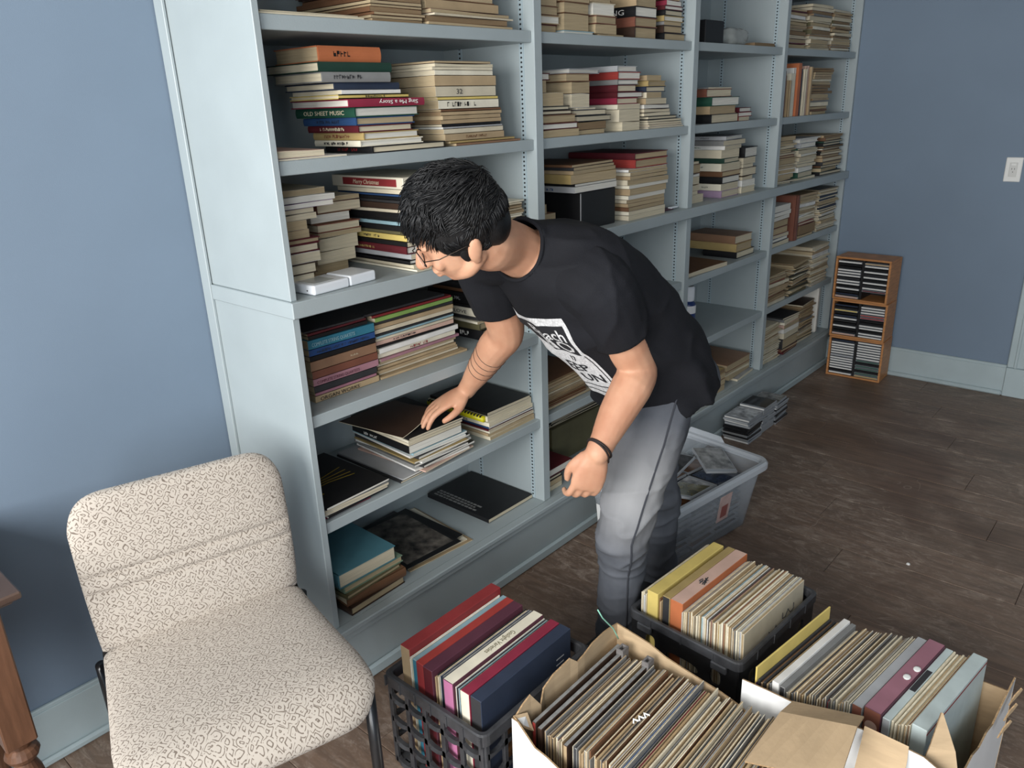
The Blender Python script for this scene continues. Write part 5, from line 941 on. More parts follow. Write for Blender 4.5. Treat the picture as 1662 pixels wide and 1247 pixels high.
MB().box((-.0016, -.07, -.085), (-.0006, .07, -.052)).build('green_picture', mat('card_green', srgb(166, 178, 92), .5, .25, 30), pp)
for (ox, nn, zt) in ((2.275, 11, 0), (2.425, 12, 0), (2.572, 10, 0)):
    z_ = .0012
    for k in range(nn):
        art = g.choice(['charcoal', 'grey', 'silver', 'black'])
        cd((ox + g.uniform(-.006, .006), -.098 + g.uniform(-.004, .006), z_), (0, 0, R(g.uniform(-3, 3))), g.choice(['white', 'silver', 'black', 'white', 'grey', 'white']), f"CD case, {ordlab(k + 1)} the floor stack {'closest to the bin' if ox < 2.3 else 'between two other stacks' if ox < 2.5 else 'farthest from the bin'}", 'CD stacks against the kick board', art); z_ += .0109

# ---------------------------------------------------------------- three stacked CD racks
OAK = mat('rack_wood', srgb(184, 128, 80), .42, .18, 5, .1, 90, stretch=(3, 3, 20))
def rack(z, h, dy, rz, label, cols, which, tilt):
    t = thing('cd_rack', label, 'rack', (3.475, -.222 + dy, z), R(rz)); dpt, wd = .165, .292
    for a_, b_ in (((-dpt / 2, -wd / 2, 0), (dpt / 2, wd / 2, .010)), ((-dpt / 2, -wd / 2, h - .011), (dpt / 2, wd / 2, h - .0006))): MB().cbox(a_, b_, .001).build('panel', OAK, t)
    for a_, b_ in (((-dpt / 2, -wd / 2, .010), (dpt / 2, -wd / 2 + .011, h - .011)), ((-dpt / 2, wd / 2 - .011, .010), (dpt / 2, wd / 2, h - .011))): MB().cbox(a_, b_, .001).build('side', OAK, t)
    MB().box((dpt / 2 - .006, -wd / 2 + .011, .010), (dpt / 2, wd / 2 - .011, h - .011)).build('back', BLACKPL, t)
    MB().box((-dpt / 2 + .012, -.0065, .010), (dpt / 2 - .006, .0065, h - .011)).build('divider', BLACKPL, t)
    Mx = Matrix.Translation((3.475, -.222 + dy, z)) @ Matrix.Rotation(R(rz), 4, 'Z')
    n = int((h - .024) / .0148); gg = random.Random(int(z * 100) + 5)
    for ci, yy in enumerate((.0705, -.0705)):
        for k in range(n):
            c = cols[ci][k % len(cols[ci])]
            if c is None: continue
            q = Mx @ V((-.004 + gg.uniform(-.002, .002), yy, .0118 + k * .0148))
            cd(q, (0, 0, R(rz)), c, f"{c}-spined CD case, {nth(k + 1)} from bottom, {'bookcase' if ci == 0 else 'door'}-side column of the {which} rack", 'CD cases in the wooden racks')
W_, B_, K_ = 'white', 'black', 'charcoal'
rack(0.0006, .232, .0, 2, 'oak-coloured CD rack box standing on the floor under two more', ([W_, B_, W_, W_, W_, W_, W_, 'silver', W_, W_, W_, W_, W_, 'navy'], ['gold', 'green', B_, 'green', 'green', B_, 'green', W_, W_, W_, W_, W_, W_, W_]), 'bottom', 0)
rack(.2326, .212, .004, 1, 'oak-coloured CD rack box stacked between two others', (['peach', B_, B_, W_, B_, K_, W_, 'navy', B_, 'yellow', B_, 'navy', B_], [W_, W_, B_, W_, W_, B_, B_, 'red', 'scarlet', W_, W_, W_, W_]), 'middle', 0)
rack(.4446, .238, .008, -2, 'oak-coloured CD rack box on top of two others, by the wall', (['peach', 'navy', B_, W_, B_, W_, W_, K_, W_, W_, W_, B_, B_, W_], [None, None, None, 'maroon', W_, K_, W_, B_, W_, K_, W_, B_, W_, 'tan']), 'top', 0)
# ---------------------------------------------------------------- the lifted cover in his hand
fz = zI_pile
P = []
for i in range(15):
    v = i / 14; row = []
    for j in range(15):
        u = j / 14; a_, b_ = V((.334, .050, 0)).lerp(V((.298, .300, 0)), v), V((.505, .046, 0)).lerp(V((.520, .300, 0)), v)
        q = a_.lerp(b_, u); lift = .040 * u ** 1.4 * (1 - v) ** 1.3
        row.append(V((q.x - .02 * u * (1 - v), q.y + .02 * u * (1 - v) ** 2, fz + .0010 + lift)))
    P.append(row)
fc_ = MB().sheet(P, .0022, 0, 1, 1).build('song_folio', [cover('dark brown', .35), pages('c')], None, smooth=False)
tag(fc_, 'worn dark folio whose cover he lifts with his reaching hand', 'booklet')

# ---------------------------------------------------------------- the man
man = thing('person', 'man in black printed t-shirt and grey jeans bending to the shelves', 'person', (.76, -.48, 0))
inv = Matrix.Translation((-.76, .48, 0))
SKIN = bpy.data.materials.new('skin'); SKIN.use_nodes = True
b = SKIN.node_tree.nodes['Principled BSDF']; nt = SKIN.node_tree
tc = nt.nodes.new('ShaderNodeTexCoord'); n1 = nt.nodes.new('ShaderNodeTexNoise'); n1.inputs['Scale'].default_value = 14; n1.inputs['Detail'].default_value = 6; nt.links.new(tc.outputs['Object'], n1.inputs['Vector'])
rp = nt.nodes.new('ShaderNodeValToRGB'); rp.color_ramp.elements[0].position = .3; rp.color_ramp.elements[0].color = (*srgb(184, 132, 104), 1); rp.color_ramp.elements[1].position = .7; rp.color_ramp.elements[1].color = (*srgb(202, 156, 127), 1)
nt.links.new(n1.outputs['Fac'], rp.inputs[0]); nt.links.new(rp.outputs[0], b.inputs['Base Color'])
b.inputs['Roughness'].default_value = .52; b.inputs['Specular IOR Level'].default_value = .35; b.inputs['Subsurface Weight'].default_value = .12; b.inputs['Subsurface Radius'].default_value = (.012, .005, .003)
n2 = nt.nodes.new('ShaderNodeTexNoise'); n2.inputs['Scale'].default_value = 220; nt.links.new(tc.outputs['Object'], n2.inputs['Vector']); bp = nt.nodes.new('ShaderNodeBump'); bp.inputs['Strength'].default_value = .12; bp.inputs['Distance'].default_value = .001; nt.links.new(n2.outputs['Fac'], bp.inputs['Height']); nt.links.new(bp.outputs[0], b.inputs['Normal'])

def ell(mb, c, ax, ay, az, nu=16, nv=10):
    """ellipsoid from three half-axis vectors"""
    c = V(c); rings = []
    for i in range(1, nv):
        t = PI * i / nv
        rings.append([c + az * math.cos(t) + (ax * math.cos(2 * PI * j / nu) + ay * math.sin(2 * PI * j / nu)) * math.sin(t) for j in range(nu)])
    o = len(mb.v); mb.rings(rings, cap=False)
    top = len(mb.v); mb.v += [tuple(c + az), tuple(c - az)]
    for j in range(nu):
        mb.f.append([top, o + j, o + (j + 1) % nu]); mb.m.append(0)
        e = o + (nv - 2) * nu; mb.f.append([top + 1, e + (j + 1) % nu, e + j]); mb.m.append(0)
def limb(mb, pts, seg=16):
    """pts: (point, radius); rounded, smoothly interpolated limb"""
    ps = [V(p) for p, r in pts]; rs = [r for p, r in pts]; out, ro = [], []
    n = len(ps)
    for i in range(n - 1):
        p0, p1, p2, p3 = ps[max(i - 1, 0)], ps[i], ps[i + 1], ps[min(i + 2, n - 1)]
        for k in range(5):
            t = k / 5; out.append(.5 * ((2 * p1) + (p2 - p0) * t + (2 * p0 - 5 * p1 + 4 * p2 - p3) * t * t + (3 * p1 - p0 - 3 * p2 + p3) * t ** 3)); ro.append(rs[i] + (rs[i + 1] - rs[i]) * t)
    out.append(ps[-1]); ro.append(rs[-1])
    mb.tube(out, ro, seg)
    for p, r in ((ps[0], rs[0]), (ps[-1], rs[-1])): ell(mb, p, V((r, 0, 0)), V((0, r, 0)), V((0, 0, r)), 12, 8)
def remesh(mb, name, vox, mtl, parent, smooth_it=4, post=None, factor=.5):
    me = bpy.data.meshes.new(name); me.from_pydata(mb.v, [], mb.f)
    bm = bmesh.new(); bm.from_mesh(me); bmesh.ops.recalc_face_normals(bm, faces=bm.faces); bm.to_mesh(me); bm.free()
    o = bpy.data.objects.new(name, me); C.objects.link(o)
    m = o.modifiers.new('r', 'REMESH'); m.mode = 'VOXEL'; m.voxel_size = vox; m.use_smooth_shade = True
    s = o.modifiers.new('s', 'SMOOTH'); s.iterations = smooth_it; s.factor = factor
    dg = bpy.context.evaluated_depsgraph_get(); out = bpy.data.meshes.new_from_object(o.evaluated_get(dg)); bpy.data.objects.remove(o)
    out.name = name
    if post: post(out)
    out.transform(inv); out.materials.clear(); out.materials.append(mtl)
    out.polygons.foreach_set('use_smooth', [True] * len(out.polygons))
    return obj(name, out, parent)
def cut(me, planes, keep=None):
    """delete faces beyond (point, direction, radius)"""
    bm = bmesh.new(); bm.from_mesh(me); dl = []
    for f in bm.faces:
        c = f.calc_center_median()
        for p, d, r in planes:
            if (c - p).dot(d) > 0 and (c - p).length < r and not (keep and r == .13 and keep(c)): dl.append(f); break
    bmesh.ops.delete(bm, geom=dl, context='FACES')
    bd_v = {v for e in bm.edges if e.is_boundary for v in e.verts}
    for v in bd_v:
        for p, d, r in planes:
            h_ = (v.co - p).dot(d)
            if abs(h_) < .012 and (v.co - p).length < r + .03: v.co -= d * h_; break
    bm.to_mesh(me); bm.free()

Lhip, Rhip, Lkn, Lan, Rkn, Ran = V((.725, -.570, .84)), V((.80, -.415, .85)), V((.545, -.560, .475)), V((.640, -.487, .09)), V((.845, -.478, .465)), V((.955, -.435, .09))
Lsh, Rsh, Lel, Lwr, Rel, Rwr = V((.420, -.568, 1.150)), V((.405, -.245, 1.185)), V((.556, -.589, .919)), V((.380, -.595, .765)), V((.515, -.20, .962)), V((.530, -.020, .748))
NK = V((.365, -.397, 1.215)); HC = V((.172, -.387, 1.302))
cb = lambda x, y, z: (_r * x + _u * y - _f * z)     # a direction as seen from the photographer, used once to orient the head
HU = cb(-.40, .62, .64).normalized(); HF = cb(-.80, -.42, -.10); HF = (HF - HU * HF.dot(HU)).normalized(); HS = HU.cross(HF)
hp = lambda s, f, u: HC + HS * s + HF * f + HU * u
body = MB()
# trunk under the clothes
def loft(mb, secs, seg=28, ex=2.3):
    rings = []
    for c, a, bb in secs:
        ring = []
        for j in range(seg):
            t = 2 * PI * j / seg; ct, st = math.cos(t), math.sin(t)
            ring.append(V(c) + a * math.copysign(abs(ct) ** (2 / ex), ct) + bb * math.copysign(abs(st) ** (2 / ex), st))
        rings.append(ring)
    mb.rings(rings)
LATP = (Lhip - Rhip).normalized(); LATS = (Lsh - Rsh).normalized()
def tsec(c, t, a, bv, bd, along):
    lat = LATP.lerp(LATS, t).normalized(); lat = (lat - along * lat.dot(along)).normalized(); ven = along.cross(lat); 
    if ven.z > 0: ven = -ven
    c = V(c) + ven * (bv - bd) / 2
    return (c, lat * a, ven * (bv + bd) / 2)
SP = [V((.802, -.506, .772)), V((.785, -.497, .85)), V((.735, -.490, .93)), V((.665, -.475, 1.0)), V((.585, -.455, 1.065)), V((.505, -.435, 1.125)), V((.445, -.42, 1.168)), V((.40, -.408, 1.198)), V((.372, -.40, 1.216))]
AL = [(SP[min(i + 1, 8)] - SP[max(i - 1, 0)]).normalized() for i in range(9)]
def trunk(mb, rows): loft(mb, [tsec(SP[i], i / 8, a, bv, bd, AL[i]) for i, (a, bv, bd) in enumerate(rows)])
trunk(body, [(.13, .10, .10), (.155, .11, .11), (.15, .11, .10), (.15, .11, .10), (.155, .11, .11), (.16, .11, .11), (.15, .10, .095), (.11, .08, .07), (.07, .06, .055)])
limb(body, [(NK + V((.03, 0, -.02)), .062), (V((.315, -.395, 1.238)), .058), (hp(0, -.035, -.075), .057), (hp(0, -.02, -.03), .055)])
# head: cranium, face, jaw, nose, ears
ell(body, hp(0, -.012, .012), HS * .074, HF * .094, HU * .088)
ell(body, hp(0, .030, -.035), HS * .060, HF * .058, HU * .078)
ell(body, hp(0, .046, -.082), HS * .036, HF * .032, HU * .026)
for s_ in (-1, 1):
    limb(body, [(hp(s_ * .056, -.012, -.055), .018), (hp(s_ * .046, .022, -.078), .018), (hp(s_ * .014, .054, -.090), .017)], 10)
    ell(body, hp(s_ * .036, .070, -.038), HS * .020, HF * .014, HU * .018)
    ell(body, hp(s_ * .079, -.012, -.025), HS * .007 - HF * .006, HF * .016 + HS * s_ * .004, HU * .027 - HF * .008)
    ell(body, hp(s_ * .076, -.006, -.048), HS * .006, HF * .010, HU * .011)
    ell(body, hp(s_ * .032, .076, .012), HS * .024, HF * .012, HU * .009)
limb(body, [(hp(0, .084, .002), .009), (hp(0, .099, -.022), .011), (hp(0, .106, -.040), .0145)], 10)
for s_ in (-1, 1): ell(body, hp(s_ * .011, .096, -.043), HS * .008, HF * .010, HU * .008)
ell(body, hp(0, .086, -.066), HS * .024, HF * .010, HU * .006); ell(body, hp(0, .083, -.078), HS * .021, HF * .010, HU * .006)
# arms
limb(body, [(Lsh.lerp(NK, .25), .05), (Lsh, .062), (Lsh.lerp(Lel, .35), .056), (Lsh.lerp(Lel, .7), .052), (Lel, .046), (Lel.lerp(Lwr, .22) + V((-.002, -.006, .002)), .050), (Lel.lerp(Lwr, .55), .043), (Lel.lerp(Lwr, .85), .032), (Lwr, .029)])
ell(body, Lel + V((.020, -.006, -.006)), V((.030, 0, 0)), V((0, .028, 0)), V((0, 0, .030)))
limb(body, [(Rsh.lerp(NK, .25), .05), (Rsh, .06), (Rsh.lerp(Rel, .5), .055), (Rel, .050), (Rel.lerp(Rwr, .25), .049), (Rel.lerp(Rwr, .6), .040), (Rel.lerp(Rwr, .88), .029), (Rwr, .027)])
# legs
limb(body, [(Lhip, .085), (Lhip.lerp(Lkn, .5), .068), (Lkn, .052), (Lkn.lerp(Lan, .35), .050), (Lan, .036)]); limb(body, [(Rhip, .085), (Rhip.lerp(Rkn, .5), .068), (Rkn, .052), (Rkn.lerp(Ran, .35), .050), (Ran, .036)])
def hand(mb, wr, Dv, Nv, lat, fingers, thumb, scale=1.0):
    """wr wrist, Dv towards the knuckles, Nv out of the back of the hand, lat towards the thumb"""
    Dv = Dv.normalized(); lat = (lat - Dv * lat.dot(Dv)).normalized(); Nn = Dv.cross(lat); Nn = Nn if Nn.dot(Nv) > 0 else -Nn
    P_ = lambda d, l, n: wr + (Dv * d + lat * l + Nn * n) * scale
    rings = []
    for d, w_, t_, o_ in ((-.012, .027, .021, 0), (.012, .031, .019, 0), (.035, .038, .0175, .001), (.062, .042, .0155, .001), (.085, .041, .0125, .001), (.097, .036, .009, 0)):
        rings.append([P_(d, w_ * math.copysign(abs(math.cos(2 * PI * j / 16)) ** .8, math.cos(2 * PI * j / 16)) + .001, o_ + t_ * math.sin(2 * PI * j / 16)) for j in range(16)])
    mb.rings(rings)
    for l, ln, (a1, a2, a3), sp in fingers:
        base = P_(.086, l, 0); d = Dv * 1.0; pts = [(P_(.068, l * .93, -.001), .0105 * scale), (base, .0102 * scale)]
        ang = 0; p = base
        for seg, (a, f) in enumerate(((a1, .43), (a2, .30), (a3, .25))):
            ang += R(a); dirv = (Dv * math.cos(ang) - Nn * math.sin(ang) + lat * sp).normalized(); p = p + dirv * ln * f * scale; pts.append((p, (.0092, .0083, .0070)[seg] * scale))
        limb(mb, pts, 10)
    (b0, b1, b2, b3) = thumb
    limb(mb, [(P_(*b0), .0135 * scale), (P_(*b1), .0125 * scale), (P_(*b2), .0105 * scale), (P_(*b3), .0085 * scale)], 10)
    return P_
# hanging left hand, loosely curled, back of the hand outwards
LN = V((-.62, -.76, .10))
PL_ = hand(body, Lwr, V((-.22, .20, -.95)), LN, V((-.72, .60, .1)), [(.029, .074, (20, 38, 30), .05), (.0095, .082, (24, 42, 34), .02), (-.0105, .077, (28, 44, 36), -.01), (-.029, .062, (34, 46, 36), -.03)], ((.018, .026, -.008), (.045, .042, -.014), (.068, .046, -.022), (.090, .040, -.030)))
# reaching right hand: fingers over the cover, thumb below it
PR_ = hand(body, Rwr, V((-.84, .40, -.36)), V((-.35, .05, .93)), V((-.45, -.88, 0)), [(.029, .078, (8, 20, 14), .06), (.0095, .085, (6, 18, 14), .02), (-.0105, .080, (8, 18, 14), -.02), (-.029, .064, (12, 20, 16), -.05)], ((.020, .024, -.008), (.048, .044, -.018), (.078, .054, -.022), (.104, .050, -.026)))
bodyo = remesh(body, 'body', .0042, SKIN, man, 3)
# ---------------- t-shirt
def fold(me, fn):
    me.update()
    nrm = [v.normal.copy() for v in me.vertices]
    for v, n in zip(me.vertices, nrm): v.co += n * fn(v.co)
CLOTH = mat('black_tshirt_cotton', (.0095, .010, .013), .85, .25, 5, .35, 380, spec=.25)
sh = MB()
SHROWS = [(.194, .166, .134), (.192, .172, .140), (.184, .185, .134), (.182, .180, .132), (.190, .165, .140), (.195, .145, .142), (.185, .118, .122), (.150, .095, .092), (.092, .078, .074)]
trunk(sh, SHROWS)
limb(sh, [(SP[7], .086), (NK + V((-.018, 0, .010)), .072), (NK + V((-.07, 0, .03)), .068)])
Ls_e = Lsh.lerp(Lel, .56); Rs_e = Rsh.lerp(Rel, .62)
SLL = [(Lsh.lerp(NK, .40) + V((.02, .02, -.01)), .080), (Lsh + V((.006, .012, -.004)), .088), (Lsh.lerp(Lel, .28) + V((.004, .004, 0)), .080), (Lsh.lerp(Lel, .56), .067), (Lsh.lerp(Lel, .80), .062)]
SLR = [(Rsh.lerp(NK, .45), .075), (Rsh, .082), (Rsh.lerp(Rel, .35), .076), (Rs_e, .068), (Rsh.lerp(Rel, .80), .064)]
def sh_post(me):
    cut(me, [(SP[0] + AL[0] * .004, -AL[0], .30), (NK + V((-.020, 0, .008)), V((-.92, .03, .38)).normalized(), .135)])
    ax = (SP[8] - SP[0]).normalized()
    def fn(p):
        q = p - SP[0]; s = q.dot(ax) / .6
        a = .007 * noise.noise(V((p.x * 9, p.y * 6, p.z * 9))) + .009 * ((1 - abs(noise.noise(V(((p.x + p.z) * 9, p.y * 7, (p.z - p.x) * 3.5))))) ** 4 - .3)
        w_ = max(0, 1 - abs(s - .12) / .3); a += .0045 * w_ * math.sin(p.z * 55 + p.x * 60 + 3 * noise.noise(p * 6))
        d = (p - Lsh.lerp(Lel, .2)).length; a += .006 * max(0, 1 - d / .16) * math.sin((p - Lsh).dot(V((.5, 0, .86))) * 75 + 4 * noise.noise(p * 7))
        return a
    fold(me, fn)
shirt = remesh(sh, 't_shirt', .0065, CLOTH, man, 14, sh_post, .6)
for nm_, pts_, e_, dv_ in (('sleeve', SLL, Ls_e, (Lel - Lsh).normalized()), ('sleeve', SLR, Rs_e, (Rel - Rsh).normalized())):
    sm = MB(); limb(sm, pts_)
    def sl_post(me, e_=e_, dv_=dv_):
        cut(me, [(e_, dv_, .2)])
        fold(me, lambda p: .006 * ((1 - abs(noise.noise(V((p.x * 10, p.y * 8, p.z * 7 + p.x * 6))))) ** 4 - .3) + .003 * noise.noise(p * 12))
    sv = remesh(sm, nm_, .006, CLOTH, shirt, 6, sl_post); sv.modifiers.new('thick', 'SOLIDIFY').thickness = .003
so = shirt.modifiers.new('thick', 'SOLIDIFY'); so.thickness = .003; so.offset = -1
# collar rib, sleeve hems
def ring_on(o, pt, dirv, rad, tube_r, name, mtl, n=40):
    bvh = BVHTree.FromObject(o, bpy.context.evaluated_depsgraph_get()); dirv = dirv.normalized()
    a = dirv.orthogonal().normalized(); b_ = dirv.cross(a); pts = []
    for k in range(n + 1):
        t = 2 * PI * k / n; w_ = pt + (a * math.cos(t) + b_ * math.sin(t)) * rad
        loc, nr, i, d = bvh.find_nearest(inv @ w_); pts.append(loc)
    pts = [(pts[k - 1] + pts[k] + pts[(k + 1) % n]) / 3 for k in range(n)]; pts.append(pts[0])
    return MB().tube(pts, tube_r, 6).build(name, mtl, man, smooth=True)
bpy.context.view_layer.update()
ring_on(shirt, NK + V((-.020, 0, .008)), V((-.92, .03, .38)), .072, .005, 'collar_rib', CLOTH)
# ---------------- jeans
JEAN = bpy.data.materials.new('grey_denim'); JEAN.use_nodes = True; nt = JEAN.node_tree; b = nt.nodes['Principled BSDF']; L_ = nt.links.new
tc = nt.nodes.new('ShaderNodeTexCoord'); nz = nt.nodes.new('ShaderNodeTexNoise'); nz.inputs['Scale'].default_value = 7; nz.inputs['Detail'].default_value = 5; L_(tc.outputs['Object'], nz.inputs['Vector'])
r1 = nt.nodes.new('ShaderNodeValToRGB'); r1.color_ramp.elements[0].position = .3; r1.color_ramp.elements[0].color = (*srgb(70, 73, 80), 1); r1.color_ramp.elements[1].position = .72; r1.color_ramp.elements[1].color = (*srgb(98, 101, 107), 1); L_(nz.outputs['Fac'], r1.inputs[0])
# washed-out patch worn into the left thigh and knee
ds = nt.nodes.new('ShaderNodeVectorMath'); ds.operation = 'DISTANCE'; wp = Lkn.lerp(Lhip, .25) + V((-.05, -.05, .03)); ds.inputs[1].default_value = inv @ wp; L_(tc.outputs['Object'], ds.inputs[0])
mr = nt.nodes.new('ShaderNodeMapRange'); mr.inputs[1].default_value = .04; mr.inputs[2].default_value = .20; mr.inputs[3].default_value = .75; mr.inputs[4].default_value = 0; L_(ds.outputs['Value'], mr.inputs[0])
mx = nt.nodes.new('ShaderNodeMixRGB'); mx.inputs[2].default_value = (*srgb(160, 160, 160), 1); L_(mr.outputs[0], mx.inputs[0]); L_(r1.outputs[0], mx.inputs[1]); L_(mx.outputs[0], b.inputs['Base Color'])
b.inputs['Roughness'].default_value = .85; b.inputs['Specular IOR Level'].default_value = .2
wv = nt.nodes.new('ShaderNodeTexNoise'); wv.inputs['Scale'].default_value = 500; L_(tc.outputs['Object'], wv.inputs['Vector']); bp = nt.nodes.new('ShaderNodeBump'); bp.inputs['Strength'].default_value = .3; bp.inputs['Distance'].default_value = .001; L_(wv.outputs['Fac'], bp.inputs['Height']); L_(bp.outputs[0], b.inputs['Normal'])
jn = MB()
loft(jn, [tsec(SP[i], i / 8, a, bv, bd, AL[i]) for i, (a, bv, bd) in enumerate([(.160, .118, .120), (.162, .12, .122), (.155, .12, .11)])])
limb(jn, [(Lhip + V((.01, .015, .0)), .096), (Lhip.lerp(Lkn, .3), .093), (Lhip.lerp(Lkn, .65), .082), (Lkn, .070), (Lkn.lerp(Lan, .3) + V((.012, .0, 0)), .066), (Lkn.lerp(Lan, .7), .060), (Lan + V((0, 0, -.03)), .060), (Lan + V((0, 0, -.06)), .06)])
limb(jn, [(Rhip + V((.0, 0, .0)), .106), (Rhip.lerp(Rkn, .3), .094), (Rhip.lerp(Rkn, .65), .076), (Rkn, .065), (Rkn.lerp(Ran, .3) + V((.012, .0, 0)), .062), (Rkn.lerp(Ran, .7), .058), (Ran + V((0, 0, -.03)), .058), (Ran + V((0, 0, -.06)), .058)])
ell(jn, SP[0] + V((.05, .0, .03)), V((.10, 0, 0)), V((0, .15, 0)), V((0, 0, .10)))
def jn_post(me):
    cut(me, [(Lan + V((0, 0, -.042)), V((0, 0, -1)), .12), (Ran + V((0, 0, -.042)), V((0, 0, -1)), .12)])
    def fn(p):
        a = .006 * noise.noise(V((p.x * 10, p.y * 10, p.z * 7))) + .0028 * noise.noise(V((p.x * 26, p.y * 26, p.z * 13)))
        rd = (1 - abs(noise.noise(V((p.x * 7 + p.z * 9, p.y * 7, p.z * 15 - p.x * 9))))) ** 4; k = max(0, 1 - (p - Lkn).length / .22) + max(0, 1 - (p - Rkn).length / .22); a += (.003 + .009 * k) * (rd - .3)
        k = max(0, 1 - (p - (Lan + V((0, 0, .02)))).length / .14) + max(0, 1 - (p - (Ran + V((0, 0, .02)))).length / .14); a += .009 * k * (rd - .3)
        k = max(0, 1 - (p - Lhip.lerp(Rhip, .5)).length / .2); a += .008 * k * (rd - .3)
        return a
    fold(me, fn)
jeans = remesh(jn, 'jeans', .006, JEAN, man, 8, jn_post)
so = jeans.modifiers.new('thick', 'SOLIDIFY'); so.thickness = .003; so.offset = -1
bpy.context.view_layer.update()
bvj = BVHTree.FromObject(jeans, bpy.context.evaluated_depsgraph_get())
def on(bvh, p, d, off=.001):
    loc, nr, i, dist = bvh.ray_cast(inv @ p + d * .4, -d, .8)
    return (loc + d * off) if loc else None
DSEAM = V((-.70, -.71, 0)).normalized(); pts = []
for k in range(30):
    t = k / 29; p = Lhip.lerp(Lkn, t * 2) if t < .5 else Lkn.lerp(Lan + V((0, 0, -.03)), t * 2 - 1)
    q = on(bvj, p + V((.012, 0, .0)), DSEAM)
    if q: pts.append(q)
MB().tube(pts, .0026, 6).build('side_seam', mat('denim_dark', srgb(56, 58, 64), .9), jeans, smooth=True)
# shoes
SHOE = mat('shoe_black', (.012, .012, .013), .5, .2, 20)
for an, fd in ((Lan, V((-.97, .12, 0))), (Ran, V((-.95, -.10, 0)))):
    s_ = MB(); lat = V((-fd.y, fd.x, 0)).normalized(); base = V((an.x, an.y, 0)) - fd * .075
    rows = [(0, .028, .055), (.02, .037, .085), (.08, .037, .095), (.13, .040, .075), (.18, .046, .058), (.225, .045, .050), (.262, .034, .040), (.28, .015, .025)]
    rings = []
    for d, w_, h_ in rows: rings.append([base + fd * d + lat * w_ * math.cos(PI * j / 9) + V((0, 0, .012 + (h_ - .012) * math.sin(PI * j / 9) ** .7)) for j in range(10)])
    s_.rings(rings); so_ = remesh(s_, 'shoe', .005, SHOE, man, 3)
    sl_ = MB(); sl_.rings([[base + fd * d + lat * s2 * (w_ + .004) + V((0, 0, z_)) for s2, z_ in ((-1, .0005), (1, .0005), (1, .016), (-1, .016))] for d, w_, h_ in rows]); me = sl_.mesh('sole', [mat('sole_dark', (.03, .03, .032), .7)]); me.transform(inv); obj('sole', me, so_)
# ---------------- shirt print
bvs = BVHTree.FromObject(shirt, bpy.context.evaluated_depsgraph_get())
axp = (SP[7] - SP[2]).normalized(); latp = (LATS - axp * LATS.dot(axp)).normalized(); ven = axp.cross(latp); ven = ven if ven.z < 0 else -ven
orgp = SP[5] - axp * .08
def onshirt(t, s, off): return on(bvs, orgp + latp * t + axp * s, ven, off)
def wrap(me, off):
    bm = bmesh.new(); bm.from_mesh(me)
    for _ in range(2): bmesh.ops.subdivide_edges(bm, edges=[e for e in bm.edges if e.calc_length() > .009], cuts=1)
    for v in bm.verts: v.co = onshirt(v.co.x, v.co.y, off) or V((0, 0, 0))
    bm.to_mesh(me); bm.free(); return me
PRW = mat('print_white', srgb(206, 206, 206), .8, .25, 160); PRB = mat('print_black', (.014, .014, .017), .85)
PW0, PW1, PH0, PH1 = -.125, .085, -.170, .140
def patch(name, x0, x1, y0, y1, mtl, off, par):
    n, k = 26, 34; P = [[(x0 + (x1 - x0) * i / n, y0 + (y1 - y0) * j / k) for i in range(n + 1)] for j in range(k + 1)]
    Q = [[onshirt(x, y, off) for x, y in r] for r in P]; vs = [q or V((0, 0, 0)) for r in Q for q in r]; fs = []
    for j in range(k):
        for i in range(n):
            idx = (j * (n + 1) + i, j * (n + 1) + i + 1, (j + 1) * (n + 1) + i + 1, (j + 1) * (n + 1) + i)
            q = [Q[j][i], Q[j][i + 1], Q[j + 1][i + 1], Q[j + 1][i]]
            if all(q) and max((q[a] - q[(a + 1) % 4]).length for a in range(4)) < .03: fs.append(idx)
    adj = {}
    for k_, f in enumerate(fs):
        for v in f: adj.setdefault(v, []).append(k_)
    left = set(range(len(fs))); bestc = []
    while left:
        st = [left.pop()]; comp = []
        while st:
            k_ = st.pop(); comp.append(k_)
            for v in fs[k_]:
                for o_ in adj[v]:
                    if o_ in left: left.discard(o_); st.append(o_)
        if len(comp) > len(bestc): bestc = comp
    fs = [fs[k_] for k_ in bestc]; used = sorted({v for f in fs for v in f}); ix = {v: i for i, v in enumerate(used)}
    mb = MB(); mb.add([vs[v] for v in used], [[ix[v] for v in f] for f in fs]); return mb.build(name, mtl, par, smooth=True)
pt_ = patch('shirt_print', PW0, PW1, PH0, PH1, PRW, .0018, shirt)
patch('print_panel', PW0 + .012, PW1 - .012, .022, PH1 - .022, PRB, .0026, pt_)
patch('print_rule', PW0 + .008, PW1 - .008, -.125, -.121, PRB, .0026, pt_); patch('print_rule', PW0 + .008, PW1 - .008, -.150, -.146, PRB, .0026, pt_); patch('print_rule', PW1 - .010, PW1 - .007, -.165, .018, PRB, .0026, pt_)
def ptext(s, size, x, y, mtl, sx=1.0):
    o = text_mesh('lettering', s, size, mtl, pt_, Matrix.Identity(4), 'RIGHT', sx=sx, ext=0, offset=.0006)
    me = o.data; me.transform(Matrix.Translation((x, y, 0))); wrap(me, .0032)
ptext('Beach', .050, .066, .072, PRW, 1.1); ptext('NO', .060, .068, .028, PRW, 1.3)
ptext('17', .024, .036, -.008, PRB); ptext('EEP', .046, .048, -.054, PRB, 1.1); ptext('UN', .046, .068, -.100, PRB, 1.1)
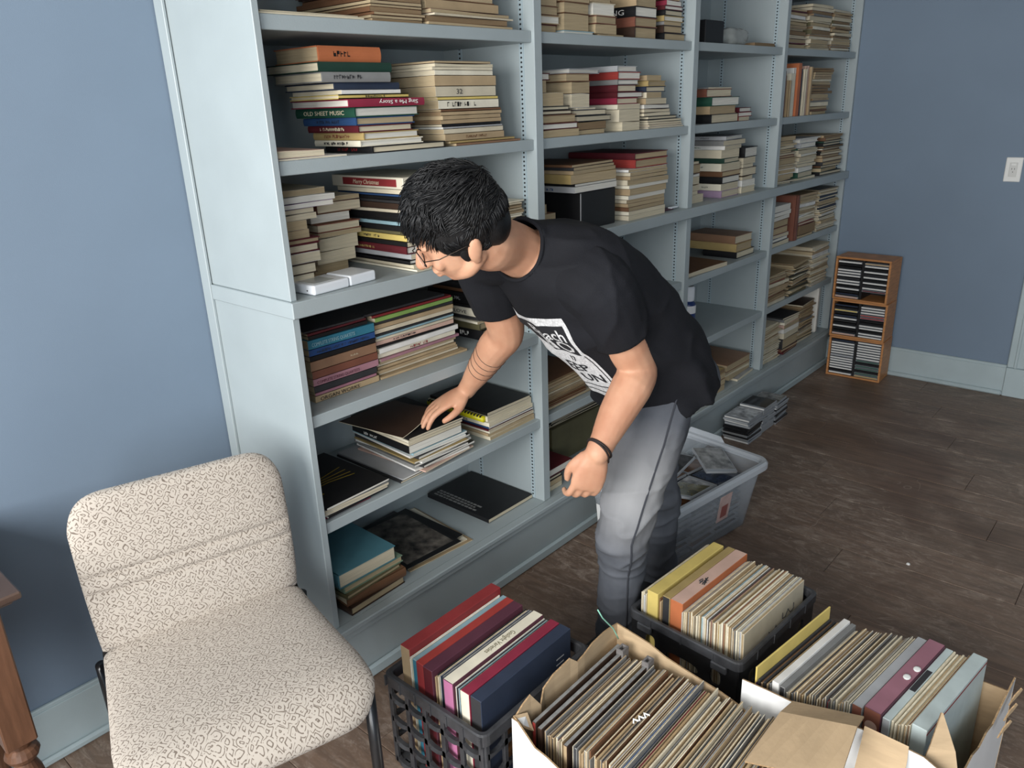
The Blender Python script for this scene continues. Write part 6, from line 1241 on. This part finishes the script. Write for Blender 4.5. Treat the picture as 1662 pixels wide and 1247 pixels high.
# ---------------- hair
HAIR = mat('black_hair', (.0075, .0075, .008), .5, .4, 30, .4, 220, spec=.38)
hb = MB(); g = random.Random(5)
def hair_ok(d):
    s, f, u = d
    if u < -.55: return False
    if f > .62 and u < .42: return False
    if f > .0 and u < -.05 - .0 and abs(s) > .3: return False
    if abs(s) > .72 and f > -.25 and u < -.02: return False
    return u > -.52 if f < -.3 else u > -.12
def skull(d, k): return hp(d[0] * .074 * k, -.012 + d[1] * .094 * k, .012 + d[2] * .088 * k)
ell(hb, hp(0, -.020, .024), HS * .078, HF * .092, HU * .082, 24, 16)
ell(hb, hp(0, -.058, -.010), HS * .072, HF * .052, HU * .070, 24, 16)
ell(hb, hp(0, .040, .062), HS * .066, HF * .050, HU * .032, 20, 12)
for s_ in (-1, 1):
    ell(hb, hp(s_ * .066, -.005, .018), HS * .017, HF * .060, HU * .052, 16, 12); ell(hb, hp(s_ * .070, .010, -.022), HS * .009, HF * .012, HU * .026, 12, 8)
cnt = 0
while cnt < 5200:
    d = V((g.gauss(0, 1), g.gauss(0, 1), g.gauss(0, 1))).normalized()
    if not hair_ok(d): continue
    cnt += 1
    top = max(0, d.z); root = skull(d, 1.02 + .05 * top); nrm = (HS * d.x + HF * d.y + HU * d.z).normalized()
    wv_ = noise.noise_vector(root * 26)
    fl_ = (HF * (.9 if d.z > .2 else -.1) - HU * (.2 if d.z > .2 else .9) + HS * d.x * .5 + HS * (wv_.x * 1.6 + g.uniform(-.15, .15)) + HF * (wv_.y * 1.4 + g.uniform(-.15, .15))); fl_ = (fl_ - nrm * fl_.dot(nrm)).normalized()
    ln = g.uniform(.026, .050) * (.55 + .6 * top); li = .28 + .26 * top
    p0 = root; p1 = root + (fl_ * .5 + nrm * li) * ln * .6; p2 = p1 + (fl_ * .9 + nrm * (li - .35)) * ln * .55; p3 = p2 + (fl_ - nrm * .35 + V((g.uniform(-.15, .15), g.uniform(-.15, .15), g.uniform(-.15, .15))) + wv_ * .5) * ln * .4
    hb.tube([p0 - nrm * .004, p1, p2, p3], [.0024, .0022, .0017, .0005], 4)
me = hb.mesh('hair', [HAIR], True); me.transform(inv); hairo = obj('hair', me, man)
# ---------------- glasses, bracelets, ring
GLS = mat('glasses_metal', srgb(60, 52, 46), .3, metal=.8); LENS = mat('lens', (.9, .9, .92), .05, alpha=.22, spec=.8)
gl = MB()
for s_ in (-1, 1):
    c0 = hp(s_ * .033, .098, -.010); ring = [c0 + (HS * .025 * math.cos(2 * PI * k / 20) + HU * .018 * math.sin(2 * PI * k / 20)) - HF * .006 * abs(math.cos(2 * PI * k / 20)) for k in range(21)]
    gl.tube(ring, .0013, 6); gl.tube([hp(s_ * .058, .092, -.006), hp(s_ * .078, .06, -.006), hp(s_ * .083, .0, -.006), hp(s_ * .080, -.018, -.016)], .0012, 6)
gl.tube([hp(-.009, .104, -.006), hp(0, .108, -.003), hp(.009, .104, -.006)], .0012, 6)
me = gl.mesh('glasses', [GLS], True); me.transform(inv); go = obj('glasses', me, man)
for s_ in (-1, 1):
    c0 = hp(s_ * .033, .0975, -.010); q = MB(); q.rings([[c0 + HF * o_ + (HS * .0245 * math.cos(2 * PI * k / 20) + HU * .0175 * math.sin(2 * PI * k / 20)) for k in range(20)] for o_ in (0, .001)]); me = q.mesh('lens', [LENS]); me.transform(inv); obj('lens', me, go)
bvb = BVHTree.FromObject(bodyo, bpy.context.evaluated_depsgraph_get())
def band(c, ax, rad, tr, name, mtl, tilt=0.0, par=man):
    ax = ax.normalized(); a = ax.orthogonal().normalized(); b_ = ax.cross(a); pts = []
    for k in range(29):
        t = 2 * PI * k / 28; dv = (a * math.cos(t) + b_ * math.sin(t)); w_ = inv @ (c + ax * tilt * math.cos(t))
        loc, nr, i, d = bvb.ray_cast(w_ + dv * .07, -dv, .07); pts.append((loc + dv * tr * .6) if loc else w_ + dv * rad)
    return MB().tube(pts, tr, 6).build(name, mtl, par, smooth=True)
BRA = mat('bracelet_cord', srgb(34, 26, 24), .7)
axl = Lwr - Lel; band(Lwr - axl.normalized() * .012, axl, .03, .0030, 'bracelet', BRA, .006); band(Lwr - axl.normalized() * .006, axl, .03, .0026, 'bracelet', BRA, .010)
axr = Rwr - Rel; THN = mat('arm_cord', srgb(96, 74, 62), .7)
for k in range(4): band(Rel.lerp(Rwr, .34 + k * .085), axr, .04, .0011, 'arm_cord', THN, .008)
rg = PL_(.086 + .018, -.0105, -.010)
q = MB(); Dr = V((-.22, .20, -.95)).normalized(); a = Dr.orthogonal().normalized(); b_ = Dr.cross(a)
q.tube([inv @ (rg + (a * math.cos(2 * PI * k / 18) + b_ * math.sin(2 * PI * k / 18)) * .0104) for k in range(19)], .0016, 6); q.build('ring', mat('gold_ring', srgb(214, 176, 100), .25, metal=1.0), man, smooth=True)
